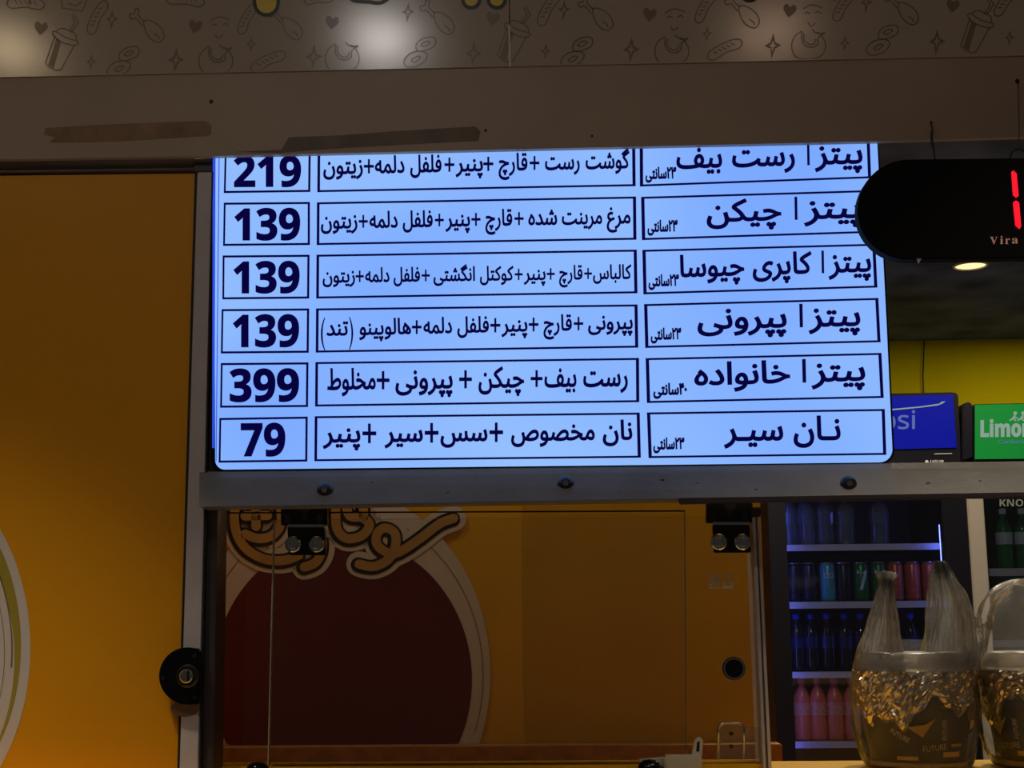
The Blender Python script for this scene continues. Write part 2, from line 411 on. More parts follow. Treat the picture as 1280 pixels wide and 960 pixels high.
def donut(x, y):
    o = cr_spline([(-9, -16), (-18, -9), (-21.5, 3), (-17, 15), (-6, 19), (8, 18), (18, 12), (21, 1), (17, -9), (11, -15)], 4)
    i_ = cr_spline([(-8, -15), (-9, -6), (-4, 2), (5, 4), (11, 0), (12, -8), (20, -14), (11, -13), (4, -18)], 4)
    b = cr_spline([(-6, -13), (-6, -5), (0, 0), (6, 0), (9, -6)], 3)
    stroke_set('donut_print', [(rotp(o, x, y, 0), False), (rotp(i_, x, y, 0), False), (rotp(b, x, y, 0), False)])
def cup(x, y):
    a = .42
    ln = [([(-13, -9), (-10, 27), (-4, 30), (6, 30), (11, 27), (14, -9)], False), (cr_spline([(-16, -14), (-15, -8), (0, -5), (15, -8), (16, -14), (0, -12)], 3, True), True),
          (cr_spline([(-14, -15), (-9, -21), (0, -22), (9, -21), (14, -15)], 3), False), ([(1, -21), (3, -34), (-4, -40)], False), ([(4, -21), (7, -36), (-3, -43)], False)]
    stroke_set('drink_cup_print', [(rotp(p, x, y, a), c) for p, c in ln], [rotp([(-10, -7), (-3, -6), (2, 29), (-6, 28)], x, y, a)])
def smile(x, y):
    stroke_set('face_print', [([(x - 9, y - 2), (x - 6, y - 4), (x - 3, y - 2)], False), ([(x + 4, y - 3), (x + 8, y - 5), (x + 11, y - 2)], False), (cr_spline([(x - 11, y - 8), (x, y - 13), (x + 13, y - 9)], 3), False), (cr_spline([(x - 5, y + 9), (x - 1, y + 14), (x + 4, y + 10)], 3), False)])
for x, y in ((51, 35), (244, 33), (415, 28), (616, 23), (812, 18), (987, 13), (1191, 7)): heart(x, y)
for x, y, s in ((140, 24, .8), (114, 77, .65), (220, 75, 1.05), (314, 55, .65), (392, 71, 1.1), (510, 15, .8), (592, 67, 1.1), (705, 12, .8), (682, 64, .65), (789, 62, 1.1), (884, 42, .65), (966, 57, 1.1), (1056, 54, .65), (1083, 3, .8), (1171, 52, 1.1), (1262, 47, .65), (37, -2, .7)): star(x, y, s)
for x, y in ((189, 36), (362, 33), (552, 26), (750, 21), (933, 18), (1132, 14)): drumstick(x, y)
for x, y, a, s in ((122, 22, -1.1, .78), (309, 24, -1.1, .7), (335, 77, -.45, .8), (686, 11, -1.05, .8), (882, 9, -1.05, .75), (906, 62, -.45, .8), (1055, 7, -1.0, .75), (1258, 2, -.9, .75), (32, 5, .05, .8), (232, 1, .1, .8), (398, 0, -.1, .6)): sausage(x, y, a, s)
for x, y in ((155, 77), (526, 65), (722, 65), (1104, 50)): rings(x, y)
for x, y in ((270, 74), (428, 71), (840, 62), (1011, 55)): donut(x, y)
for x, y in ((77, 58), (642, 48), (1221, 36)): cup(x, y)
for x, y in ((274, 34), (843, 24), (1015, 19)): smile(x, y)
stroke_set('box_print', [([(76, -6), (78, 10), (103, 14), (111, -6)], True), (cr_spline([(85, 4), (95, 7), (102, 2)], 3), False)])
# only the feet of the big yellow letters reach into the frame; their strokes rise out of it
for pts, w in (([(333, 4), (333, -60), (360, -90)], 25), ([(589, -1), (590, -60), (610, -95)], 17), ([(621, -1), (621, -60), (600, -95)], 17), ([(445, -8), (462, -7), (480, -10), (500, -60)], 14), ([(937, -9), (937, -70)], 16), ([(1043, -11), (1043, -70)], 14)):
    q = cr_spline(pts, 6)
    printed('sign_letter_outline', ribbon(q, w + 9), on(YB - .0008), 'black', board)
    printed('sign_letter', ribbon(q, w), on(YB - .0012), 'letter_yellow', board)

# lower beam that carries the screen
# its face leans out towards the foot, so the screen above throws its blue light on it
PROF = [(0, .001), (.19, -.009), (1, -.040)]       # (share of the height, y of the face)
def edge_y(x):                                    # photo rows of the beam's upper and lower edge
    return 589.5 - .0125 * (x - 249), 634 - .0168 * (x - 249)
def bface(x, y):                                  # a photo pixel on the leaning face
    yt, yb = edge_y(x); return P(x, y, float(np.interp((y - yt) / (yb - yt), [p[0] for p in PROF], [p[1] for p in PROF])))
v, f = [], []
for x in (249, 1118, 1760):
    yt, yb = edge_y(x); q = [P(x, yt + (yb - yt) * t, Y) for t, Y in PROF]
    v += q + [Vector((q[2].x, .016, q[2].z)), Vector((q[0].x, .016, q[0].z))]
for k in range(2):
    b0, b1 = k * 5, k * 5 + 5
    for i in range(5): f.append((b0 + i, b0 + (i + 1) % 5, b1 + (i + 1) % 5, b1 + i))
f += [(0, 4, 3, 2, 1), (10, 11, 12, 13, 14)]
bm = bmesh.new(); bm.from_mesh(mesh('tmp', v, f)); bmesh.ops.bevel(bm, geom=list(bm.edges), offset=.0008, segments=2, affect='EDGES', clamp_overlap=True)
beam = link('trim_2', from_bm('trim_2', bm), 'beam'); struct(beam)
plate('beam_flange', [(847.5, 622.5), (1000, 620), (1760, 607), (1760, 613.5), (1000, 626.5), (850, 630)], -.046, .012, 'alu_dark', beam, .001)
for bx_, by_ in ((406.5, 613), (707, 604.5), (1060.5, 605)):
    c = bface(bx_, by_) + Vector((0, .003, 0))
    bolt = turned('bolt', [(.0115, 0), (.0115, .005), (.0095, .008), (.0060, .0115), (.0, .012)], c, 'steel_dark', beam)
    turned('bolt_socket', [(.0045, .0110), (.0045, .0125), (.0030, .0126), (.0, .0122)], c, 'chrome', bolt, seg=6)
for kx, ky, kr in ((465, 603, 1.6), (828, 600, 2), (872, 604, 1.2), (945, 612, 1.5), (1160, 604, 2.4), (560, 616, 1.2), (1225, 601, 1.6), (640, 606, 1.4)):
    flat_polys('paint_chip', [circ(kx, ky, kr * 1.4, kr * .7, 8)], lambda x, y: bface(x, y) + Vector((0, -.0006, 0)), 'steel_dark', beam)

# ================================================================== MENU SCREEN
YS = 0.0
tv = thing('menu_screen', 'large lit menu display with Persian pizza list and prices', 'screen', P(690, 588, YS))
outer = [(265, 100), (1094, 80), (1098.5, 176), (1110, 400), (1118, 563)] + [(1118 - 17 + 17 * math.cos(a), 563 + 17 * math.sin(a)) for a in np.linspace(.15, PI / 2, 7)] + \
        [(278 + 14 * math.cos(a), 576 + 14 * math.sin(a)) for a in np.linspace(PI / 2, PI, 7)]
inner = [(266.5, 103), (1092, 83), (1096.5, 177), (1108, 400), (1115.5, 562)] + [(1115.5 - 16 + 16 * math.cos(a), 562 + 16 * math.sin(a)) for a in np.linspace(.15, PI / 2, 7)] + \
        [(281 + 12 * math.cos(a), 575 + 12 * math.sin(a)) for a in np.linspace(PI / 2, PI, 7)]
plate('screen_housing', outer, YS + .0005, .045, 'bezel', tv)
flat_polys('display', [inner], on(YS), 'display', tv)
mpS = on(YS - .0004)
flat_polys('edge_stripe', [[(266, 186), (269.5, 186), (268, 560), (265.2, 560)]], mpS, 'line_blue', tv)
flat_polys('edge_stripe', [[(273.4, 190), (274.6, 190), (270.6, 576), (269.6, 576)]], mpS, 'line_blue', tv)
# cells: price / ingredients / name, corners TL TR BR BL in px
price = [[(281, 185), (388.5, 184), (387.9, 240), (279.7, 241.4)], [(279.7, 253.3), (387.4, 252.4), (387.4, 306.3), (278.8, 307.4)], [(278.3, 319.3), (387, 318.4), (386.5, 373.2), (277.9, 374.3)],
         [(277, 386.4), (386.5, 385.5), (386, 441), (276, 441.9)], [(276, 453.8), (385.6, 452.9), (385.1, 508.8), (275.1, 509.7)], [(274.2, 522.5), (384.7, 520.7), (384.2, 577), (273.3, 578.4)]]
mid = [[(397, 183), (794, 176), (794.6, 232.7), (396.6, 240.3)], [(396.1, 252.9), (795.1, 245.6), (795.6, 299.7), (395.8, 306.4)], [(395.6, 318.4), (796, 312), (796.9, 366.6), (395.2, 373.2)],
       [(395, 385.5), (797, 380.5), (797.9, 434.6), (394.6, 440.8)], [(394.2, 452.6), (798.8, 447.4), (799.2, 502.7), (393.8, 508.2)], [(393.4, 520.2), (799.7, 515.7), (801.1, 572.1), (392.9, 576.6)]]
nam = [[(799.5, 176), (1087, 170), (1089, 222.8), (799.8, 233.2)], [(801.3, 246), (1090, 237.5), (1092, 291), (802.4, 300.2)], [(802.9, 312.3), (1094.2, 304.6), (1096.8, 359.5), (804.2, 368)],
       [(805, 380.1), (1098, 372.4), (1100.8, 427.8), (806.5, 435)], [(807, 447.7), (1101.8, 441.1), (1104.7, 497.4), (808.6, 503.8)], [(808.6, 515.5), (1106, 511.2), (1107.9, 568.6), (810.7, 572.6)]]
def cell(c, wl, wr, wt):
    (a, b, d, e) = c
    polys = [[a, b, (b[0], b[1] + wt), (a[0], a[1] + wt)], [(e[0], e[1] - wt), (d[0], d[1] - wt), d, e],
             [a, (a[0] + wl, a[1]), (e[0] + wl, e[1]), e], [(b[0] - wr, b[1]), b, d, (d[0] - wr, d[1])]]
    flat_polys('cell_border', polys, mpS, 'navy', tv)
for c in price: cell(c, 2.4, 2.8, 2.7)
for c in mid: cell(c, 3.4, 4.0, 2.6)
for c in nam: cell(c, 4.2, 4.0, 2.6)
def lettering(groups): printed('lettering', None, mpS, 'navy', tv, groups)
for s, x0, x1, y0, y1 in (('219', 292, 376.4, 194.2, 234.3), ('139', 292.8, 375.3, 259.7, 301), ('139', 291.6, 374.6, 326, 367.2), ('139', 290.9, 373.9, 392.6, 434.5), ('399', 286.8, 373.9, 460.2, 502.8), ('79', 300.8, 356.7, 528.3, 571)):
    lettering([word(BOLD_(s), x0, x1, 0, slope=-.008, box_=(y0, y1), weight=.018)])
rows = [
 (213.6, -.0205, 21, [('زیتون', 404, 453.6), ('+', 454.8, 467.4), ('دلمه', 468.5, 505.7), ('فلفل', 512.7, 552), ('+', 555.5, 568), ('پنیر', 569.3, 603.7), ('+', 604, 616.7), ('قارچ', 623.2, 659.4), ('+', 662, 674.3), ('رست', 681.2, 724.7), ('گوشت', 732, 787)]),
 (282.2, -.0175, 20, [('زیتون', 401, 446.8), ('+', 448.4, 459.8), ('دلمه', 461.7, 497.2), ('فلفل', 503.4, 541), ('+', 543.6, 554.8), ('پنیر', 556.7, 587.6), ('+', 589.2, 600.7), ('قارچ', 606.7, 640.4), ('+', 643, 654.6), ('شده', 660.3, 696.5), ('مرینت', 702.3, 752.7), ('مرغ', 758.4, 788.2)]),
 (350.6, -.0125, 17.5, [('زیتون', 403.2, 443.8), ('+', 444.5, 454.8), ('دلمه', 456.4, 486.9), ('فلفل', 491.9, 525.1), ('+', 527, 537.3), ('انگشتی', 541.8, 593.8), ('کوکتل', 599.8, 642), ('+', 643.3, 653.4), ('پنیر', 654.6, 682), ('+', 683.2, 693.5), ('قارچ', 698.8, 728.2), ('+', 730.2, 740), ('کالباس', 741.2, 789.4)]),
 (415.2, -.022, 19.5, [('(', 401, 406.7), ('تند', 407.8, 435.3), (')', 436, 441.5), ('هالوپینو', 449, 513.9), ('+', 514.8, 527), ('دلمه', 529.2, 565.2), ('فلفل', 571.6, 611.2), ('+', 612.8, 625.5), ('پنیر', 626.6, 659.4), ('+', 660.8, 673.1), ('قارچ', 679.3, 714.9), ('+', 717.2, 729.1), ('پپرونی', 735, 791)]),
 (484.4, -.012, 25.5, [('مخلوط', 409, 469.7), ('+', 470.8, 486.9), ('پپرونی', 494.2, 565.9), ('+', 573.9, 589.9), ('چیکن', 598, 655.3), ('+', 663.3, 678.2), ('بیف', 680.5, 720.6), ('رست', 729, 784.8)]),
 (550.9, -.009, 24, [('پنیر', 403.2, 450.6), ('+', 453, 470.4), ('سیر', 480.4, 528.6), ('+', 530.8, 548.2), ('سس', 550.5, 609.4), ('+', 611.7, 628.9), ('مخصوص', 638.8, 743.5), ('نان', 753.4, 790.5)])]
for b, sl, h, ws in rows:
    cs = []
    for s, x0, x1 in ws:
        bb = b + sl * ((x0 + x1) / 2 - 597)
        if s == '+': cs.append(word(s, x0, x1, 0, slope=0, box_=(bb - (x1 - x0) * .5 - h * .28 - (x1 - x0) * .42, bb - h * .28 + (x1 - x0) * .5), weight=.008))
        elif s in '()': cs.append(word(s, x0, x1, 0, slope=0, box_=(bb - h * 1.15, bb + h * .95)))
        else: cs.append(word(s, x0, x1, bb, h, sl, weight=.026))
    lettering(cs)
names = [
 (207.2, -.028, 27.5, [('پیتز', 1018.2, 1078.2), ('ا', 1008.6, 1012.2), ('رست', 915, 993.7), ('بیف', 845.4, 902.7)], ('۲۳سانتی', 806.8, 845.4, 222.8)),
 (275.2, -.030, 27, [('پیتز', 1004.7, 1077), ('ا', 993, 997), ('چیکن', 883.3, 976.9)], ('۲۳سانتی', 809.3, 847.2, 289)),
 (343, -.030, 26.5, [('پیتز', 1035.4, 1089), ('ا', 1026.7, 1030.3), ('کاپری', 940.8, 1014.8), ('چیوسا', 849.8, 930.5)], ('۲۳سانتی', 810.6, 848.8, 357)),
 (409.3, -.022, 27.5, [('پیتز', 1010.5, 1075.5), ('ا', 999, 1003.8), ('پپرونی', 871.8, 983.4)], ('۲۳سانتی', 813.4, 851.6, 423.8)),
 (478.9, -.030, 27.5, [('پیتز', 1014, 1081.6), ('ا', 1002.5, 1007.8), ('خانواده', 867.8, 987.9)], ('۴۰سانتی', 816.6, 859, 492.9)),
 (550, -.008, 29, [('نـان', 991.9, 1050.8), ('سیـر', 904.7, 979.1)], ('۲۳سانتی', 816.6, 855.6, 561))]
for b, sl, h, ws, sm in names:
    cs = []
    for s, x0, x1 in ws:
        bb = b + sl * ((x0 + x1) / 2 - 950); cs.append(word(s, x0, x1, bb, h, sl, weight=.026))
    lettering(cs)
    lettering([word(sm[0], sm[1], sm[2], sm[3], 13.5, -.03, weight=.05)])

# ================================================================== LEFT DOOR, FRAME, LOCK
YD = .012
door = plate('door_1', [(-420, 224), (243.5, 217), (221.5, 985), (-420, 985)], YD, .03, 'door_yellow', None)
struct(door)
plate('door_top_rail', [(-420, 206), (244, 197), (243.5, 213), (-420, 221)], YD - .006, .035, 'alu_dark', door, .001)
mpD = on(YD - .0005); mpD2 = on(YD - .0009); mpD3 = on(YD - .0013)
flat_polys('door_emblem_disc', [circ(-148, 810, 186, 246, 96)], mpD, 'white_vinyl', door)
def band(pa, pb): return [pa + pb[::-1]]
arc = lambda cx, cy, a, b, t0, t1: [(cx + a * math.cos(t), cy + b * math.sin(t)) for t in np.linspace(t0, t1, 40)]
flat_polys('door_emblem_swoosh', band(arc(-150, 806, 176, 232, -.75, .75), arc(-158, 822, 176, 222, -.75, .75)), mpD2, 'green_vinyl', door)
flat_polys('door_emblem_line', band(arc(-152, 812, 168, 220, -.8, .1), arc(-153, 812, 167, 219, -.8, .1)), mpD2, 'tape', door)
flat_polys('door_emblem_line', band(arc(-160, 816, 166, 214, -.8, .6), arc(-160.8, 816, 166, 214, -.8, .6)), mpD2, 'tape', door)
fr = plate('trim_3', [(246.5, 215), (266, 215), (247.5, 985), (223.5, 985)], YD - .012, .05, 'alu', None, .0015)
struct(fr)
plate('frame_head', [(240, 199), (266, 197), (266, 215), (244, 215)], YD - .010, .045, 'steel_dark', fr, .001)
plate('frame_groove', [(243.5, 215), (246.5, 215), (223.5, 985), (220.8, 985)], YD - .004, .03, 'rubber', fr)
jm = plate('trim_4', [(266.5, 196), (272, 196), (272.5, 600), (266, 985), (248.5, 985), (258, 600)], YD - .002, .06, 'alu_dark', None, .001)
struct(jm)
plate('jamb_seal', [(264.6, 215), (266.6, 215), (250, 985), (247.6, 985)], YD - .013, .03, 'rubber', jm)
# round door lock on the frame
YL = YD - .0135
lock = thing('door_lock', 'round black door lock with chrome key cylinder on the white frame', 'lock', P(232, 845, YL))
pts = [(234 + 36 * math.cos(a), 845 + 36 * math.sin(a)) for a in np.linspace(PI * .5, PI * 1.5, 24)] + [(249, 811), (249, 880)]
plate('lock_case', pts, YL - .016, .016, 'gloss_black', lock, .003)
c = P(235, 845, YL - .016)
turned('lock_collar', [(.016, 0), (.016, .003), (.0135, .006), (.0125, .006), (.0125, .003), (0, .003)], c, 'steel_dark', lock)
turned('key_cylinder', [(.0095, .003), (.0095, .010), (.008, .0115), (0, .0115)], c, 'chrome', lock)
plate('key_slot', rectpx(233.6, 839, 236, 851), YL - .0285, .001, 'black', lock)
for sx, sy in ((203.5, 848), (243, 820), (243, 872)):
    turned('lock_screw', [(.003, 0), (.0028, .001), (0, .0013)], P(sx, sy, YL - .016), 'steel_dark', lock, seg=10)
flat_polys('lock_shadow', [circ(231, 886, 18, 10, 16)], on(YL + .0006), 'tape', fr)  # shadow below the lock, painted on the frame as a brown ellipse

# ================================================================== COUNTER, WINDOW
ct = thing('counter', 'yellow serving counter under the sliding window', 'counter', (0, .1, 0))
box('counter_top', (-1.6, -.06, ZC - .04), (1.6, .255, ZC), 'counter', ct, .004)
box('counter_front', (-1.6, 0, 0), (1.6, .22, ZC - .04), 'door_yellow', ct)
YG1, YG2 = .075, .105
zb = ZC + .001
x0 = P(266, 900, YG1).x; x1 = P(957, 900, YG1).x
track = thing('window_track', 'pale metal bottom track of the sliding glass window', 'track', (0, .09, ZC))
box('track_base', (x0, .058, ZC), (x1, .125, ZC + .004), 'alu', track)
for yy in (.058, .088, .121): box('track_rib', (x0, yy, ZC + .004), (x1, yy + .004, ZC + .014), 'counter', track)
# top rail behind the beam carrying the rollers
rail = box('sliding_rail', (x0, .068, P(640, 622, .07).z), (x1, .12, P(640, 606, .07).z), 'steel_dark'); tag(rail, 'dark steel roller rail hidden behind the beam above the glass', 'rail')

def pane(name, px, Y, label):
    t = thing(name, label, 'window pane', P(sum(p[0] for p in px) / 4, px[2][1], Y))
    pts = [P(x, y, Y) for x, y in px]
    for p in (pts[2], pts[3]): p.z = ZC + .0045
    link('glass_sheet', from_bm('glass_sheet', prism_bm(pts, .006)), 'glass', t)
    def edge(a, b, w, m):
        d = (b - a).normalized(); n = Vector((-d.z, 0, d.x)) * w / 2
        link('polished_edge', from_bm('polished_edge', prism_bm([a - n, b - n, b + n, a + n], .0062)), m, t)
    return t, pts, edge
pA, ptA, eA = pane('glass_pane', [(267, 641), (856, 638.5), (858, 948), (262, 952)], YG2, 'rear fixed glass pane with dark top edge before the maroon disc')
eA(ptA[1], ptA[2], .0012, 'glass_edge'); eA(ptA[0], ptA[1], .0018, 'rubber')
pB, ptB, eB = pane('glass_pane', [(342.5, 650), (943, 645), (954, 946), (335.5, 950)], YG1, 'front sliding glass pane hanging from two roller clamps')
eB(ptB[3], ptB[0], .0022, 'glass_edge')
# etched mark, finger hole, latch on the sliding pane
mpG = on(YG1 - .0005)
etch = word(BOLD['S'] + BOLD['H'], 886.5, 899.5, 0, slope=0, box_=(718, 733), weight=.02)
etch += ribbon([(904, 719), (915, 719), (916, 724), (910, 726), (917, 728), (916, 733), (904, 733), (904, 727), (909, 726)], 2.0)
etch += [rectpx(886.5, 734.2, 900.5, 735.6), rectpx(903, 734.2, 917, 735.6)]
printed('etched_mark', etch, mpG, 'print_white', pB)
c = P(917, 835.5, YG1)
turned('finger_hole_ring', [(.0165, 0), (.0165, .004), (.0150, .0065), (.0130, .0065), (.0125, .003), (.0125, -.006), (.0165, -.006), (.0165, 0)], c, 'chrome', pB, seg=32)
turned('finger_hole_plug', [(.0125, -.004), (.0125, .0005), (0, .0005)], c, 'black', pB)
def arch(x0, x1, yt, yb, r):
    return [(x0, yb)] + [(x0 + r - r * math.cos(a), yt + r - r * math.sin(a)) for a in np.linspace(0, PI / 2, 6)] + [(x1 - r + r * math.sin(a), yt + r - r * math.cos(a)) for a in np.linspace(0, PI / 2, 6)] + [(x1, yb)]
lt = thing('latch_bracket', 'small chrome arched latch bracket at lower right corner of the sliding glass', 'latch', P(913, 948, YG1 - .012))
plate('latch_plate', arch(898, 930, 904, 949, 8), YG1 - .004, .0035, 'clear_plastic', lt)
tube('latch_bow', [P(x, y, YG1 - .007) for x, y in arch(898, 930, 904, 949, 8)], .0021, 'chrome', lt)
for yy in (917, 933): turned('latch_screw', [(.0032, 0), (.003, .002), (0, .0025)], P(914, yy, YG1 - .004), 'steel_dark', lt, seg=10)
plate('latch_tongue', arch(930, 949, 909, 948, 4), YG1 - .003, .0025, 'clear_plastic', lt)

def clamp(cx, cy, label):
    t = thing('roller_clamp', label, 'roller clamp', P(cx, cy, YG1), 'roller clamps of the sliding pane')
    q = lambda pts: [(cx + a, cy + b) for a, b in pts]
    plate('clamp_upper', q([(-28, -33), (30, -33), (30, -8), (-28, -8)]), YG1 - .018, .014, 'black', t, .0012)
    for dx in (-20, 21): plate('clamp_lug', q([(dx - 4, -22), (dx + 4, -22), (dx + 4, -11), (dx - 4, -11)]), YG1 - .0205, .003, 'steel_dark', t, .0008)
    plate('clamp_rib', q([(-6, -32), (8, -32), (8, -26), (4, -22), (4, -14), (-2, -14), (-2, -22), (-6, -26)]), YG1 - .0205, .003, 'steel_dark', t, .0006)
    plate('clamp_bar', q([(-20, -9), (27, -9), (27, -5.5), (-20, -5.5)]), YG1 - .021, .006, 'chrome', t, .0006)
    plate('clamp_lower', q([(-20, -5.5), (26, -5.5), (28, 29), (-18, 29)]), YG1 - .016, .014, 'black', t, .001)
    for dx in (-12.5, 17):
        c = P(cx + dx, cy + 16, YG1 - .016)
        s = turned('clamp_screw', [(.0118, 0), (.0118, .002), (.0100, .0035), (.0098, .0022), (.0068, .0022), (.0060, .0036), (.0035, .0036), (.003, .0012), (0, .0012)], c, 'chrome', t, seg=24)
clamp(379, 664.5, 'black roller clamp with two chrome discs over the gold lettering')
clamp(911, 661.5, 'black roller clamp with two chrome discs beside the aluminium post')

# knobs and stopper along the track
for kx, lab in ((322, 'black domed knob on the track near the door frame'), (812, 'black domed knob on the track beside the off-white stopper')):
    c = P(kx, 958, .035); c.z = ZC
    t = thing('track_knob', lab, 'knob', c, 'black knobs on the window track')
    for nm, pr, m in (('knob_base', [(.019, 0), (.019, .006), (.017, .008)], 'steel_dark'), ('knob_dome', [(.0165, .008), (.0165, .012), (.014, .018), (.009, .022), (.0, .0235)], 'gloss_black')):
        me = lathe_me(nm, pr, 24); link(nm, me, m, t, local=True, smooth=True)
c = P(853, 958, .045); c.z = ZC
st = thing('window_stopper', 'off-white plastic window stopper with a slotted lever on the track', 'stopper', c)
hx = .0265
box('stopper_block', (-hx, -.012, 0), (hx, .012, P(853, 943.5, .045).z - ZC), 'offwhite', st, .003, local=True)
plate('stopper_lever', [(864, 946), (868, 926), (871.5, 921.5), (876, 921.5), (879, 926), (877.5, 946)], .045, .003, 'offwhite', st, .0006)
plate('lever_slot', [(870.3, 939), (871.8, 927), (874.6, 927), (874.2, 939)], .0444, .0008, 'steel_dark', st)
plate('stopper_base', [(799, 949), (832, 946), (832, 958), (801, 959)], .047, .006, 'offwhite', st, .001)

# post on the right of the glass
post = thing('window_post', 'slim grey aluminium post between sliding glass and drinks fridge', 'post', P(952, 948, .05))
pts = [(940.5, 646), (949, 645), (964.5, 948), (953.5, 948)]
pp = [P(x, y, .05) for x, y in pts]; pp[2].z = pp[3].z = ZC
link('post_profile', from_bm('post_profile', prism_bm(pp, .075, .001)), 'alu', post)
pp2 = [P(x, y, .0485) for x, y in [(944.5, 646), (946.2, 646), (960.2, 948), (958, 948)]]
for p in pp2[2:]: p.z = ZC
link('post_groove', from_bm('post_groove', prism_bm(pp2, .003)), 'alu_dark', post)
plate('post_cap', [(938, 634), (951, 634), (951, 646), (938, 646)], .048, .03, 'steel_dark', post, .001)

# ================================================================== PARTITION WITH EMBLEM
YP = .62
part = thing('partition_panel', 'yellow partition behind the glass with maroon disc and gold lettering', 'partition', (P(620, 900, YP).x, YP, 0))
xl = P(-60, 800, YP).x; xr = P(966, 800, YP).x; xm = P(655, 800, YP).x
box('panel_sheet', (xl, YP, 0), (xm, YP + .03, Z_CEIL), 'yellow', part)
xe = P(957, 800, YP).x
box('panel_sheet', (xm, YP - .002, 0), (xe, YP + .03, Z_CEIL), 'yellow2', part)
box('panel_edge', (xe, YP - .004, 0), (xr, YP + .03, Z_CEIL), 'wood_dark', part)
zl = P(640, 931, YP - .03).z
box('ledge', (xl, YP - .06, zl - .03), (xr, YP - .002, zl), 'wood', part, .002)
mp1, mp2, mp3, mp4 = on(YP - .003), on(YP - .0036), on(YP - .0042), on(YP - .0048)
def clipy(poly, y):                       # nothing of the emblem passes below the ledge
    return [(a, min(b, y)) for a, b in poly]
flat_polys('emblem_ring', [clipy(circ(425, 842, 188, 230, 96), 931)], mp1, 'white_vinyl', part)
flat_polys('emblem_disc', [clipy(circ(428, 850, 162, 179, 96), 931)], mp2, 'maroon', part)
printed('emblem_line', ribbon(arc(426, 845, 178, 208, -2.9, .35), 1.0), mp2, 'tape', part)
z7 = lambda l: [(250 + x / 2.666, 600 + y / 2.666) for x, y in l]
strokes = [z7([(845, 128), (800, 145), (740, 190), (690, 225), (650, 245), (620, 240), (590, 215), (590, 180), (615, 160), (648, 175), (652, 215), (630, 262), (580, 288), (530, 280)]),
           z7([(455, 60), (452, 110), (458, 165), (490, 195), (540, 185), (565, 150), (540, 125), (500, 120), (485, 80)]),
           z7([(545, 125), (545, 60)]), z7([(408, 205), (405, 240), (385, 275), (348, 290)]),
           z7([(130, 70), (115, 110), (120, 170), (150, 225), (210, 262), (280, 268), (330, 250)]),
           z7([(150, 180), (195, 195), (240, 185), (268, 150), (270, 100), (262, 60)]),
           z7([(150, 120), (225, 118)]), z7([(185, 80), (187, 155)]), z7([(300, 60), (318, 115), (345, 130)])]
strokes = [cr_spline(s, 5) for s in strokes]
printed('lettering_halo', None, mp3, 'white_vinyl', part, [ribbon(q, 32) for q in strokes])
printed('lettering_outline', None, mp4, 'black', part, [ribbon([(a - 1, b + 1) for a, b in q], 19) for q in strokes])
printed('lettering_gold', None, on(YP - .0054), 'gold', part, [ribbon(q, 11.5) for q in strokes])

# ================================================================== FRIDGES
YFR = 2.22
M['fridge_dark'] = mat('fridge_frame_dark', (.006, .006, .012, 1), .4, spec=.2)
M['fridge_in'] = mat('fridge_liner', (.05, .05, .07, 1), .5)
M['fridge_in2'] = mat('fridge_liner_green', (.05, .10, .07, 1), .5)
M['shelf'] = mat('shelf_front', srgb(200, 200, 212), .4)
M['led_blue'] = emit('led_blue', (.16, .20, 1.0, 1), 7)
M['fridge_glass'] = film('fridge_glass', (.80, .84, .92, 1), .985, (.3, .3, .4, 1), .03, .0)
M['box_blue'] = mat('lightbox_blue', (.001, .003, .05, 1), .4, spec=.12, emis=(.002, .006, .40, 1), estr=.6)
M['box_green'] = mat('lightbox_green', (.004, .12, .02, 1), .4, spec=.15, emis=(.004, .20, .03, 1), estr=.55)
M['box_white'] = emit('lightbox_letter_white', srgb(190, 215, 200), .5)
M['box_pale'] = emit('lightbox_letter_pale', srgb(120, 140, 215), .55)
M['label_grey'] = mat('grey_print', srgb(120, 125, 120), .5)
M['fridge_white'] = mat('fridge_frame_white', srgb(158, 150, 142), .4)
